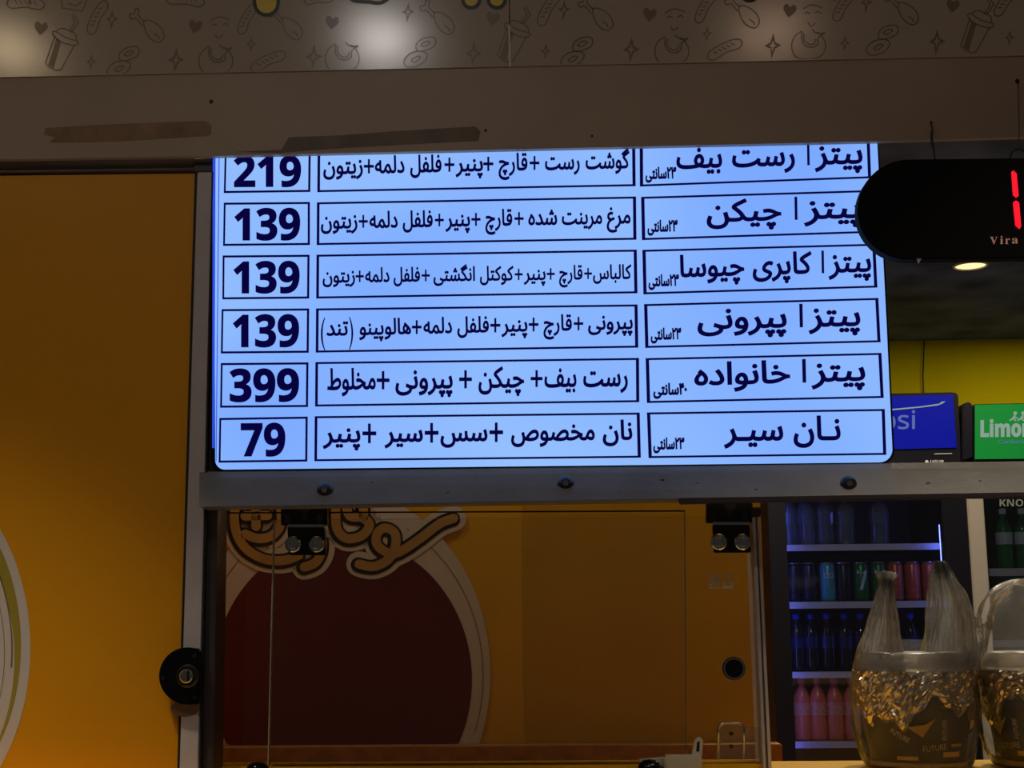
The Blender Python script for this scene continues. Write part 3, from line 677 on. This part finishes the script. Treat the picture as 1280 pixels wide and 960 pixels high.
def fridge(name, label, px, liner, frame, stile_l, stile_r, head, shelves, zf):
    """px = left, right outer x; stiles in px; head = y of door top; shelves = list of (ytop,ybot)"""
    Y = YFR; L = P(px[0], 780, Y).x; Rr = P(px[1], 780, Y).x
    zt = P((px[0] + px[1]) / 2, head, Y).z
    t = thing(name, label, 'fridge', ((L + Rr) / 2, Y + .3, 0))
    box('side_panel', (L, Y + .04, .05), (L + .02, Y + .62, zt), frame, t); box('side_panel', (Rr - .02, Y + .04, .05), (Rr, Y + .62, zt), frame, t)
    box('back_panel', (L + .02, Y + .60, .05), (Rr - .02, Y + .62, zt), liner, t)
    box('top_panel', (L, Y + .04, zt), (Rr, Y + .62, zt + .03), frame, t)
    box('bottom_panel', (L + .02, Y + .05, .05), (Rr - .02, Y + .6, .12), liner, t)
    box('plinth', (L, Y + .04, 0), (Rr, Y + .62, .05), 'fridge_dark', t)
    a = P(stile_l, 780, Y).x; b = P(stile_r, 780, Y).x
    dr = box('door_glass', (a - .004, Y + .012, .2), (b + .004, Y + .018, zt - .06), 'fridge_glass', t)
    box('door_stile', (L, Y, .05), (a, Y + .035, zt), frame, t, .003); box('door_stile', (b, Y, .05), (Rr, Y + .035, zt), frame, t, .003)
    box('door_rail', (a, Y, zt - .06), (b, Y + .035, zt), frame, t, .002); box('door_rail', (a, Y, .05), (b, Y + .035, .2), frame, t, .002)
    for (y0, y1) in shelves:
        xx = (stile_l + stile_r) / 2; z1 = P(xx, y0, Y + .09).z; z0 = P(xx, y1, Y + .09).z
        s = box('shelf', (L + .03, Y + .09, z1 - .006), (Rr - .03, Y + .56, z1), liner, t)
        box('shelf_price_strip', (L + .03, Y + .082, z0), (Rr - .03, Y + .089, z1 + .001), 'shelf', s)
    return t, L, Rr, zt
f1, L1, R1, zt1 = fridge('drinks_fridge', 'dark glass-door drinks fridge with blue light and blue illuminated header', (965, 1217), 'fridge_in', 'fridge_dark', 988, 1186, 584, [(680.5, 688), (752, 760), (839.5, 847), (926.5, 934.5)], 0)
zz = lambda y, Y=YFR + .05: P(1080, y, Y).z
for xs_, (y0_, y1_) in ((1187.5, (600, 950)), (985.5, (600, 950)), (1182.5, (657, 712))):      # two strips tucked behind the stiles, one short tube in view
    xc_ = P(xs_, 780, YFR + .05).x; z0_, z1_ = zz(y1_), zz(y0_)
    box('led_strip', (xc_ - .0035, YFR + .045, z0_), (xc_ + .0035, YFR + .05, z1_), 'led_blue', f1)
# illuminated header box
YH = YFR - .03
hb = plate('header_box', [(950, 495), (1192, 490), (1198, 492), (1202, 579), (950, 586)], YH, .25, 'fridge_dark', f1, .004)
flat_polys('header_face', [[(955, 499), (1191, 493.5), (1196, 559.5), (955, 566)]], on(YH - .0045), 'box_blue', f1)
mpH = on(YH - .006)
printed('header_lettering', word(''.join(SANS[c] for c in 'pepsi'), 1062, 1144, 0, slope=-.01, box_=(513, 544), weight=.01), mpH, 'box_pale', f1)
printed('header_wave', [[(1060, 516), (1117, 511), (1150, 508), (1174, 504.6), (1177, 502), (1182, 501.6), (1178, 504.6), (1172, 506.8), (1150, 509.6), (1117, 512.8), (1060, 518)]], mpH, 'box_white', f1)
flat_polys('header_trim_line', [[(1168, 567), (1190, 566.4), (1190, 567.2), (1168, 567.8)]], mpH, 'shelf', f1)
printed('maker_mark', word(''.join(BOLD[c] for c in 'UGUR'), 1163, 1180, 0, slope=0, box_=(575, 579.5)) + [circ(1158.5, 577.2, 2.2, 2.2, 12)], mpH, 'shelf', f1)

f2, L2, R2, zt2 = fridge('drinks_fridge', 'white-framed drinks fridge with green illuminated header at the right', (1219, 1480), 'fridge_in2', 'fridge_white', 1240, 1460, 584, [(710, 719), (800, 808), (880, 888)], 0)
plate('header_box', [(1217, 505), (1500, 500), (1500, 578), (1217, 580)], YH, .25, 'fridge_dark', f2, .004)
plate('header_end_cap', [(1203, 512), (1205, 504), (1212, 502), (1216, 506), (1216, 572), (1203, 576)], YH - .006, .2, 'fridge_dark', f1, .003)
flat_polys('header_face', [[(1218.5, 506), (1498, 501), (1498, 571), (1218.5, 574)]], on(YH - .007), 'box_green', f2)
mpH2 = on(YH - .0085)
printed('header_lettering', word(''.join(BOLD[c] for c in 'Limon'), 1225.5, 1290, 0, slope=-.01, box_=(523.5, 546.5), weight=.03), mpH2, 'box_white', f2)
figs = []
for gx in (1269, 1279):
    figs += [circ(gx, 516.5, 2.4, 2.4, 12)] + ribbon([(gx, 519), (gx - 3, 523), (gx - 7, 526)], 2) + ribbon([(gx - 2, 521), (gx + 3, 523)], 2) + ribbon([(gx - 3, 523), (gx + 1, 526)], 1.8)
printed('header_figures', figs, mpH2, 'box_white', f2)
printed('header_subtitle', word(''.join(SANS[c] for c in 'Carbonated'), 1248, 1296, 0, slope=-.01, box_=(549.5, 554.5)), mpH2, 'box_pale', f2)
box('led_strip', (R2 - .06, YFR + .045, .25), (R2 - .052, YFR + .05, zt2 - .08), emit('led_green', (.25, .75, .4, 1), 3), f2)
printed('door_lettering', word(''.join(BOLD[c] for c in 'KNO'), 1249.5, 1279, 0, slope=0, box_=(624, 633)), on(YFR + .0105), 'label_grey', f2)

# drinks
def bottle_meshes(kind, h, r, cap_m, body_m, lab_m):
    body = [(r * .92, 0), (r, h * .03), (r, h * .30), (r * .93, h * .36), (r, h * .42), (r, h * .62), (r * .94, h * .68), (r * .70, h * .77), (r * .42, h * .85), (r * .34, h * .88), (r * .34, h * .93)]
    a = lathe_me(kind + '_body', body, 16); a.materials.append(M[body_m])
    for p in a.polygons: p.use_smooth = True
    b = lathe_me(kind + '_cap', [(r * .42, h * .905), (r * .46, h * .915), (r * .46, h * .99), (r * .40, h)], 14); b.materials.append(M[cap_m])
    c = lathe_me(kind + '_label', [(r * 1.02, h * .40), (r * 1.02, h * .60)], 16, cap=False); c.materials.append(M[lab_m])
    return (('bottle_body', a), ('cap', b), ('label_band', c))
M['pet_clear'] = film('pet_clear', (.75, .88, .98, 1), .80, (.6, .7, .85, 1), .08, .04)
M['pet_dark'] = mat('cola_bottle', (.012, .008, .012, 1), .12)
M['pet_pink'] = mat('pink_drink', srgb(225, 104, 84), .25, var=.1, vscale=30)
M['cap_pink'] = mat('cap_pink', srgb(215, 120, 110), .4)
M['cap_blue'] = mat('cap_blue', srgb(30, 60, 220), .4)
M['cap_white'] = mat('cap_white', srgb(200, 210, 225), .4)
M['label_blue'] = mat('label_blue', srgb(26, 34, 90), .3)
M['label_pale'] = mat('label_pale', srgb(190, 205, 220), .4)
M['label_pink'] = mat('label_pink', srgb(222, 140, 120), .4, var=.35, vscale=120)
M['can_red'] = mat('can_red', srgb(190, 84, 60), .3, metal=.2, var=.35, vscale=60)
M['can_green'] = mat('can_green', srgb(20, 110, 50), .3, metal=.3)
M['can_teal'] = mat('can_teal', srgb(70, 170, 185), .3, metal=.2)
M['can_dark'] = mat('can_dark', srgb(30, 36, 58), .3, metal=.4)
M['can_top'] = mat('can_top', srgb(190, 190, 195), .25, metal=.9)
YBT = YFR + .135
mpx = (YBT - CAM.y) / F                       # metres per pixel at the bottles
ORD = ['first', 'second', 'third', 'fourth', 'fifth', 'sixth', 'seventh', 'eighth', 'ninth']
def place(kind, parts, px, ybot, label, cat, group, Y=YBT):
    shelf_z = ybot
    p = P(px, 800, Y); t = thing(kind, label, cat, (p.x, Y, shelf_z), group)
    for nm, me in parts: link(nm, me, None, t, local=True)
    return t
def shelf_z(y, xx=1087): return P(xx, y, YFR + .09).z + .0012
wb = bottle_meshes('water', 66 * mpx, 12 * mpx, 'cap_white', 'pet_clear', 'pet_clear')
xs = [992, 1015, 1038, 1064, 1107]
for i, x in enumerate(xs):
    place('water_bottle', wb, x, shelf_z(680.5), 'clear plastic bottle, %s from the left on the top visible fridge shelf' % ORD[i], 'bottle', 'clear bottles on the top fridge shelf')
cb = bottle_meshes('cola', 69 * mpx, 9.3 * mpx, 'cap_blue', 'pet_dark', 'label_blue')
for i, x in enumerate([996, 1014, 1034.5, 1056, 1076, 1095, 1139, 1161]):
    place('cola_bottle', cb, x, shelf_z(839.5), 'dark drink bottle with blue cap, %s from the left on the third fridge shelf' % ORD[i], 'bottle', 'dark blue-capped bottles on the third shelf')
pb = bottle_meshes('pink', 74 * mpx, 10 * mpx, 'cap_pink', 'pet_pink', 'label_pink')
for i, x in enumerate([999, 1018.5, 1039.5, 1060.5, 1081]):
    place('pink_drink_bottle', pb, x, shelf_z(926.5), 'pink drink bottle, %s from the left on the lowest visible shelf' % ORD[i], 'bottle', 'pink bottles on the lowest shelf')
def can_meshes(kind, m):
    h, r = 48 * mpx, 9.4 * mpx
    a = lathe_me(kind + '_body', [(r * .8, 0), (r * .98, h * .05), (r, h * .08), (r, h * .90), (r * .86, h * .965)], 18); a.materials.append(M[m])
    for p in a.polygons: p.use_smooth = True
    b = lathe_me(kind + '_lid', [(r * .87, h * .965), (r * .89, h * .985), (r * .84, h), (r * .80, h * .98)], 18); b.materials.append(M['can_top'])
    return (('can_body', a), ('can_lid', b))
cans = {k: can_meshes('can_' + k, 'can_' + k) for k in ('red', 'green', 'teal', 'dark')}
zc_ = shelf_z(752)
for k, x, lab in (('dark', 995, 'dark blue can at the left end of the can shelf'), ('dark', 1014, 'dark blue can left of the teal can'), ('teal', 1038, 'teal can with pale lettering on the can shelf'), ('dark', 1058, 'dark blue can right of the teal can'),
                  ('green', 1080, 'green can numbered 7, farther left of two green cans'), ('green', 1102.5, 'green can numbered 7 next to the red cans'), ('red', 1123.5, 'red-brown can beside the green cans, first of three'), ('red', 1145, 'middle one of three red-brown cans'), ('red', 1166.5, 'red-brown can nearest the fridge light strip')):
    t = place('drink_can', cans[k], x, zc_, lab, 'can', 'cans on the second fridge shelf')
    cx, r = t.location.x, 9.4 * mpx
    def curved(u, v, cx=cx, r=r): a = (u - x) * mpx / r; return Vector((cx + (r + .0016) * math.sin(a), YBT - (r + .0016) * math.cos(a), zc_ + (750 - v) * mpx))
    if k == 'green': printed('can_numeral', word(BOLD['7'], x - 6, x + 6, 0, slope=0, box_=(712, 736)), curved, 'label_pale', t)
    if k == 'teal': printed('can_lettering', word(SANS['d'] + SANS['o'], x - 6, x + 6, 0, slope=0, box_=(712, 722), weight=.02), curved, 'label_pale', t)
M['pet_green'] = mat('green_bottle', (.02, .16, .05, 1), .15)
gb = bottle_meshes('green', 74 * mpx, 10 * mpx, 'cap_white', 'pet_green', 'label_pale')
for i, x in enumerate([1264, 1288]):
    place('green_bottle', gb, x, P(1340, 710, YFR + .09).z + .0012, ('green bottle with pale label in the white-framed fridge' if i == 0 else 'green bottle cut off by the right edge in the white-framed fridge'), 'bottle', 'green bottles in the white fridge')

# thin cable on the back wall, interior downlights
wire = tube('wall_cable', [P(x, y, 3.012) for x, y in ((1155.5, 424), (1154.5, 445), (1153.6, 470), (1154.6, 500), (1155, 560))], .0022, 'cable'); tag(wire, 'thin black cable running down the yellow back wall', 'cable')
def downlight(c, rad, lens, label, power, colr, spot=None, r_area=None):
    t = thing('downlight', label, 'lamp', c, 'recessed downlights')
    link('trim_ring', lathe_me('trim_ring', [(rad, -.001), (rad * 1.18, -.001), (rad * 1.18, -.004), (rad * 1.05, -.006), (rad, -.003)], 32, cap=False), 'lamp_ring', t, local=True)
    link('lens', lathe_me('lens', [(rad, -.0025), (rad * .5, -.0035), (0.001, -.0035)], 32, cap=False), lens, t, local=True)
    ld = bpy.data.lights.new('downlight_lamp', 'AREA'); ld.shape = 'DISK'; ld.size = (r_area or rad) * 2; ld.energy = power; ld.color = colr
    if spot: ld.spread = spot
    lo = bpy.data.objects.new('lamp_light', ld); COL.objects.link(lo); lo.parent = t; lo.location = (0, 0, -.008)
    return t
cl = PZ(1213, 331, Z_CEIL)
downlight(cl, .042, 'lens_warm', 'small glowing ceiling downlight under the black clock', 2.2, (1, .80, .50))
for x, y, pw, lab in ((-.50, .40, 1.35, 'ceiling downlight above the emblem end of the serving hatch'), (.12, .40, 1.15, 'ceiling downlight above the middle of the serving hatch'), (.72, .70, 9, 'ceiling downlight behind and above the takeaway bags'),
                     (.62, 1.6, 9, 'ceiling downlight in front of the dark fridge'), (1.5, 1.6, 4, 'ceiling downlight in front of the white-framed fridge'), (.2, 2.5, 1.0, 'ceiling downlight by the yellow back wall'), (1.7, 2.55, 1.2, 'ceiling downlight by the right end of the back wall')):
    downlight((x, y, Z_CEIL), .042, 'lens_warm', lab, pw, (1, .86, .64))

# customer-side downlights: wide ones found from their mirror images in the glossy sign board, narrow-beam pair added
def mirrored(px, py):
    d = ray(px, py); p = P(px, py, YB); d = Vector((d.x, -d.y, d.z)); return p + d * ((Z_FRONT - p.z) / d.z)
M['lens_white'] = emit('lamp_lens_white', (1, .97, .93, 1), 4)
M['lens_amber'] = emit('lamp_lens_amber', (1, .72, .40, 1), 4)
M['lens_dim'] = emit('lamp_lens_dim', (1, .62, .42, 1), 1.2)
downlight(mirrored(12, 58), .05, 'lens_amber', 'warm downlight above the customers, over the yellow door side', 2.0, (1, .74, .45), r_area=.075)
downlight(mirrored(478, 46), .05, 'lens_white', 'white downlight above the customers, over the middle of the menu', 2.8, (1, .95, .88), r_area=.075)
downlight(mirrored(962, 38), .04, 'lens_dim', 'dim reddish downlight above the customers, over the clock side', .9, (1, .66, .45), r_area=.09)
downlight((.95, -.72, Z_FRONT), .05, 'lens_warm', 'added unseen narrow-beam lamp above the customers, brightening the takeaway bags', 4.0, (1, .84, .62), spot=math.radians(75))  # added fill lamp out of view, brightens the bags
downlight((-.95, -.75, Z_FRONT), .05, 'lens_warm', 'added unseen narrow-beam lamp above the customers, brightening the lower yellow door', 6.5, (1, .84, .60), spot=math.radians(62))  # added out of view; its cone brightens the foot of the door, not the top

# ================================================================== CLOCK
YC = -.10
clk = thing('led_clock', 'black pill-shaped digital clock with red digits hanging before the menu', 'clock', P(1300, 322, YC))
sl = -.012
cp = lambda x, y: (x, y + sl * (x - 1180))
capL = [cp(1136 + 64 * math.cos(a), 261 + 62.5 * math.sin(a)) for a in np.linspace(PI / 2, 3 * PI / 2, 28)]
capR = [cp(1500 + 64 * math.cos(a), 261 + 62.5 * math.sin(a)) for a in np.linspace(-PI / 2, PI / 2, 28)]
plate('clock_case', capL + capR, YC, .022, 'clock_black', clk, .0015)
mpC = on(YC - .0006)
flat_polys('red_segment', [[(1264, 215), (1267, 213), (1271, 217), (1273.4, 245), (1270, 247.5), (1266, 244)]], mpC, 'red_led', clk)
flat_polys('red_segment', [[(1266, 253), (1270, 250.5), (1274, 253), (1276.6, 283), (1274, 286.5), (1269, 282)]], mpC, 'red_led', clk)
cs = []
for ch, a, b, y0, y1 in (('V', 1237.5, 1247, 296, 305.5), ('i', 1250, 1254, 295, 305), ('r', 1256.5, 1262.5, 298, 305), ('a', 1265, 1272.5, 297.5, 304.5)):
    cs += word(SERIF[ch], a, b, 0, slope=0, box_=(y0, y1))
printed('clock_lettering', cs, mpC, 'clock_print', clk)
flat_polys('warning_triangle', [[(1145, 321.5), (1153, 321), (1148, 330)]], on(YC + .001), 'shelf', clk)
tube('hanging_cord', [P(x, y, Y) for x, y, Y in ((1164, 153, -.016), (1165.5, 163, -.03), (1165, 172, -.062), (1167.5, 185, -.072), (1168.5, 199, -.082))], .0010, 'cable', clk)
tube('hanging_cord', [P(x, y, Y) for x, y, Y in ((1164, 164, -.03), (1163.8, 176, -.06), (1166.5, 190, -.072), (1168, 199, -.082))], .0008, 'cable', clk)
tube('hanging_loop', [P(1273 + 10.5 * math.cos(a), 198 + 11.5 * math.sin(a), YC + .015) for a in np.linspace(PI, 2 * PI, 14)], .0014, 'cable', clk)
tube('hanging_cord', [P(1273, 187, YC + .015), P(1274, 165, -.05), P(1273, 104, -.016)], .0006, 'cable', clk)

# ================================================================== TAKEAWAY BUCKETS AND BAGS
M['bucket'] = mat('bucket_print_black', srgb(34, 26, 22), .4, var=.2, vscale=40)
M['bucket_rim'] = mat('bucket_rim', srgb(222, 196, 150), .5)
M['bucket_text'] = mat('bucket_text', srgb(225, 210, 190), .5)
M['bucket_gold'] = mat('bucket_gold', srgb(214, 170, 70), .45)
M['foil'] = mat('foil', (.86, .74, .56, 1), .22, metal=1)
M['lid'] = film('milky_lid', (.95, .93, .9, 1), .48, (.85, .80, .74, 1), .25, .02)
M['bag'] = film('bag_film', (.996, .995, .994, 1), .905, (.95, .93, .92, 1), .12, .004, bump=1.0, bscale=30, ior=1.25)
def bucket(c, label, turn):
    t = thing('takeaway_bucket', label, 'bucket', c, 'takeaway buckets')
    prof = [(.064, .002), (.068, .010), (.0815, .125), (.083, .128), (.080, .130)]
    link('bucket_body', lathe_me('bucket_body', prof, 48), 'bucket', t, local=True, smooth=True)
    link('bottom_rim', lathe_me('bottom_rim', [(.0655, 0), (.0690, 0), (.0698, .004), (.0690, .008), (.066, .008)], 48, cap=False), 'bucket_rim', t, local=True, smooth=True)
    rz = lambda z: .068 + (z - .01) / .115 * .0135 + .0006
    def wrap(u, v):                              # u metres along the girth from the front, v height
        a = u / rz(v) + turn; return Vector((rz(v) * math.sin(a), -rz(v) * math.cos(a), v))
    def txt(s, x0, x1, y0, y1, m, rot=0):
        cs = word(s, 0, x1 - x0, 0, slope=0, box_=(0, y1 - y0)); 
        w, h = x1 - x0, y1 - y0; ca, sa = math.cos(rot), math.sin(rot)
        cs = [[(x0 + (p[0]) * ca - (h - p[1]) * sa, y0 + p[0] * sa + (h - p[1]) * ca) for p in c_] for c_ in cs]
        V, T = fill(cs); link('bucket_lettering', mesh('bucket_lettering', [wrap(*p) for p in V], T), m, t, local=True)
    fut = ''.join(SANS[k] for k in 'FUTURE')
    txt(fut, -.013, .022, .0235, .0315, 'bucket_text', .10)
    txt(fut, .022, .050, .040, .047, 'bucket_text', PI / 2)
    txt(fut, -.060, -.030, .050, .057, 'bucket_text', -.5)
    for (a, b, z0, z1) in ((.016, .046, .016, .023), (-.05, -.02, .012, .017), (.03, .05, .030, .034)):
        n = 8; v = [wrap(a + (b - a) * i / n, z) for z in (z0, z1) for i in range(n + 1)]
        link('gold_print', mesh('gold_print', v, [(i, i + 1, n + 2 + i, n + 1 + i) for i in range(n)]), 'bucket_gold', t, local=True)
    # crumpled foil pulled over the top
    seg, rows_ = 132, 18; v, f = [], []
    for k in range(rows_):
        for i in range(seg):
            a = 2 * PI * i / seg; lo = .073 + .016 * math.sin(a * 3 + turn * 3 + .6) + .010 * math.sin(a * 7 + 1.3) + .005 * math.sin(a * 17)
            tt = k / (rows_ - 1); z = lo + (.1355 - lo) * tt
            r = rz(z) + .0028 + .0018 * (1 - tt)
            nz = noise.voronoi(Vector((math.cos(a) * 6, math.sin(a) * 6, z * 75 + turn * 9)))[0]
            n2 = noise.voronoi(Vector((math.cos(a) * 13, math.sin(a) * 13, z * 160 + turn * 9)))[0][0]
            r += .0085 * (nz[1] - nz[0] - .15) * (.35 + .65 * tt) + .004 * (n2 - .3)
            if k == 0: r = rz(z) + .0012
            v.append((r * math.sin(a), -r * math.cos(a), z))
    for k in range(rows_ - 1):
        for i in range(seg): j = (i + 1) % seg; f.append((k * seg + i, k * seg + j, (k + 1) * seg + j, (k + 1) * seg + i))
    b0 = (rows_ - 1) * seg
    v.append((0, 0, .137)); 
    for i in range(seg): f.append((b0 + i, b0 + (i + 1) % seg, len(v) - 1))
    link('foil_cover', mesh('foil_cover', v, f), 'foil', t, local=True)
    fl = mesh('paper_flap', [wrap(-.036, .058), wrap(-.014, .044), wrap(.004, .070), wrap(-.010, .062)], [(0, 1, 3), (1, 2, 3)])
    fl.transform(Matrix.Translation((0, -.004, 0))); link('paper_flap', fl, 'bucket_gold', t, local=True)
    link('milky_lid', lathe_me('milky_lid', [(.0795, .1385), (.0805, .142), (.079, .150), (.074, .160), (.070, .162), (.0, .1625)], 48, cap=False), 'lid', t, local=True, smooth=True)
    return t
def wrinkle(a, z, s): 
    return .0022 * math.sin(a * 9 + 14 * z * s + s) + .0030 * noise.noise(Vector((math.cos(a) * 3, math.sin(a) * 3, z * 22 + s * 5))) + .0022 * noise.noise(Vector((a * 6, z * 30, s)))
def bag(c, label, seed):
    """open carrier bag: film body around the bucket and two gathered handles; outline in px about x=1145, y=957"""
    t = thing('plastic_bag', label, 'bag', c, 'clear plastic carrier bags')
    k_ = (Y1 - CAM.y) / F * .985
    v, f = [], []
    def loft(rings, seg, depth0, folds, close=False):
        b0 = len(v); n = len(rings)
        for r, (yb, yf, xa, xb, dp) in enumerate(rings):          # back/front rim height px, left/right px, depth m
            cx, hw = (xa + xb) / 2, (xb - xa) / 2
            for i in range(seg):
                a = 2 * PI * i / seg; ca, sa = math.cos(a), math.sin(a)
                y = yf + (yb - yf) * (sa + 1) / 2
                z = max(.0015, (957 - y) * k_ * 1.005); w = wrinkle(a, z, seed) * folds * min(1, z / .02)
                v.append(((cx - 1145 + hw * ca) * k_ + w * ca, (dp + w) * sa, z))
        for r in range(n - 1):
            for i in range(seg):
                j_ = (i + 1) % seg; f.append((b0 + r * seg + i, b0 + r * seg + j_, b0 + (r + 1) * seg + j_, b0 + (r + 1) * seg + i))
        return b0
    def dense(keys, n): return cr_spline(keys, n)
    body = dense([(957, 957, 1086, 1204, .073), (950, 950, 1079, 1211, .079), (915, 915, 1069, 1219, .087), (890, 890, 1067, 1220, .091), (850, 850, 1071, 1219.5, .092), (825, 832, 1077, 1219, .086), (806, 822, 1083, 1219.5, .078)], 5)
    b0 = loft(body, 120, 0, 1.0)
    n0 = len(v); v.append((0, 0, .0012)); 
    for i in range(120): f.append((b0 + (i + 1) % 120, b0 + i, n0))
    hl = dense([(845, 850, 1073, 1134, .070), (815, 822, 1081, 1130, .056), (790, 792, 1091, 1128, .036), (765, 765, 1101, 1127, .024), (745, 745, 1108, 1126, .015), (733, 733, 1110, 1126, .010), (727, 727, 1108, 1131, .012), (723, 722, 1111, 1121, .004)], 4)
    for q in (1, .72, .4): loft([(a, b, (c_ + d) / 2 - (d - c_) / 2 * q, (c_ + d) / 2 + (d - c_) / 2 * q, e * (.3 + .7 * q)) for a, b, c_, d, e in hl], 60, 0, .9 + (1 - q))
    hr = dense([(850, 855, 1150, 1219, .074), (820, 826, 1160, 1219.5, .064), (795, 800, 1165, 1220, .052), (770, 772, 1168, 1219, .040), (750, 750, 1170, 1214, .028), (735, 735, 1173, 1204, .018), (722, 722, 1177, 1196, .010), (713, 713, 1180, 1191, .006), (710, 710, 1183, 1188, .002)], 4)
    for q in (1, .75, .45): loft([(a, b, (c_ + d) / 2 - (d - c_) / 2 * q, (c_ + d) / 2 + (d - c_) / 2 * q, e * (.3 + .7 * q)) for a, b, c_, d, e in hr], 60, 0, 1.2 + (1 - q))
    link('bag_film', mesh('bag_film', v, f), 'bag', t, local=True, smooth=True)
    return t
def tied_bag(c, label, seed):
    """second bag, pulled shut: film closes in a puffed dome"""
    t = thing('plastic_bag', label, 'bag', c, 'clear plastic carrier bags')
    seg = 120; prof = [(.072, .0015), (.078, .008), (.0885, .04), (.094, .08), (.0945, .13), (.093, .17), (.086, .205), (.076, .232), (.060, .252), (.040, .263), (.018, .267), (.006, .262)]
    pr = cr_spline(prof, 4); v, f = [], []
    for r, z in pr:
        for i in range(seg):
            a = 2 * PI * i / seg; w = wrinkle(a, z, seed) * min(1, z / .02) * (1.5 if z > .15 else 1); q = max(.002, r + w * min(1, r / .03))
            v.append((q * math.cos(a), q * math.sin(a) * .95, z + (w * .6 if z > .2 else 0)))
    for k in range(len(pr) - 1):
        for i in range(seg): j = (i + 1) % seg; f.append((k * seg + i, k * seg + j, (k + 1) * seg + j, (k + 1) * seg + i))
    n0 = len(v); v.append((0, 0, .0012))
    for i in range(seg): f.append(((i + 1) % seg, i, n0))
    link('bag_film', mesh('bag_film', v, f), 'bag', t, local=True, smooth=True)
    # the tied handles loop back over the front
    for sx, ph in ((1, 0), (-1, .7)):
        u, ff = [], []
        n, m_ = 22, 5
        for i in range(n + 1):
            q = i / n * PI * 1.15
            cx, cz = sx * (.012 + .022 * math.sin(q)), .245 - .020 * (1 - math.cos(q))
            for j in range(m_ + 1):
                w = (j / m_ - .5) * .034 * (1 - .5 * i / n); u.append((cx + w * .5 + .002 * noise.noise(Vector((i * .4, j, ph * 9))), -.045 - .025 * math.sin(q * .8) + w * .5 + .003 * noise.noise(Vector((j * .7, i * .5, ph))), cz + w * .35))
        for i in range(n):
            for j in range(m_): ff.append((i * (m_ + 1) + j, i * (m_ + 1) + j + 1, (i + 1) * (m_ + 1) + j + 1, (i + 1) * (m_ + 1) + j))
        link('bag_handle', mesh('bag_handle', u, ff), 'bag', t, local=True, smooth=True)
    return t
Y1 = .150
c1 = P(1145, 900, Y1); c1.z = ZC + .0018
bucket(c1 + Vector((0, 0, .0008)), 'black printed takeaway bucket with crumpled foil top in the open-handled bag', 0.05)
c1b = c1.copy(); c1b.z = ZC + .0005
bag(c1b, 'clear carrier bag with two upright handles around the left bucket', 1.0)
c2 = P(1303, 900, Y1); c2.z = ZC + .0018
bucket(c2 + Vector((0, 0, .0008)), 'black printed takeaway bucket in the tied bag at the right edge', -1.1)
c2b = c2.copy(); c2b.z = ZC + .0005
tied_bag(c2b, 'clear carrier bag tied shut in a dome at the right edge', 2.3)
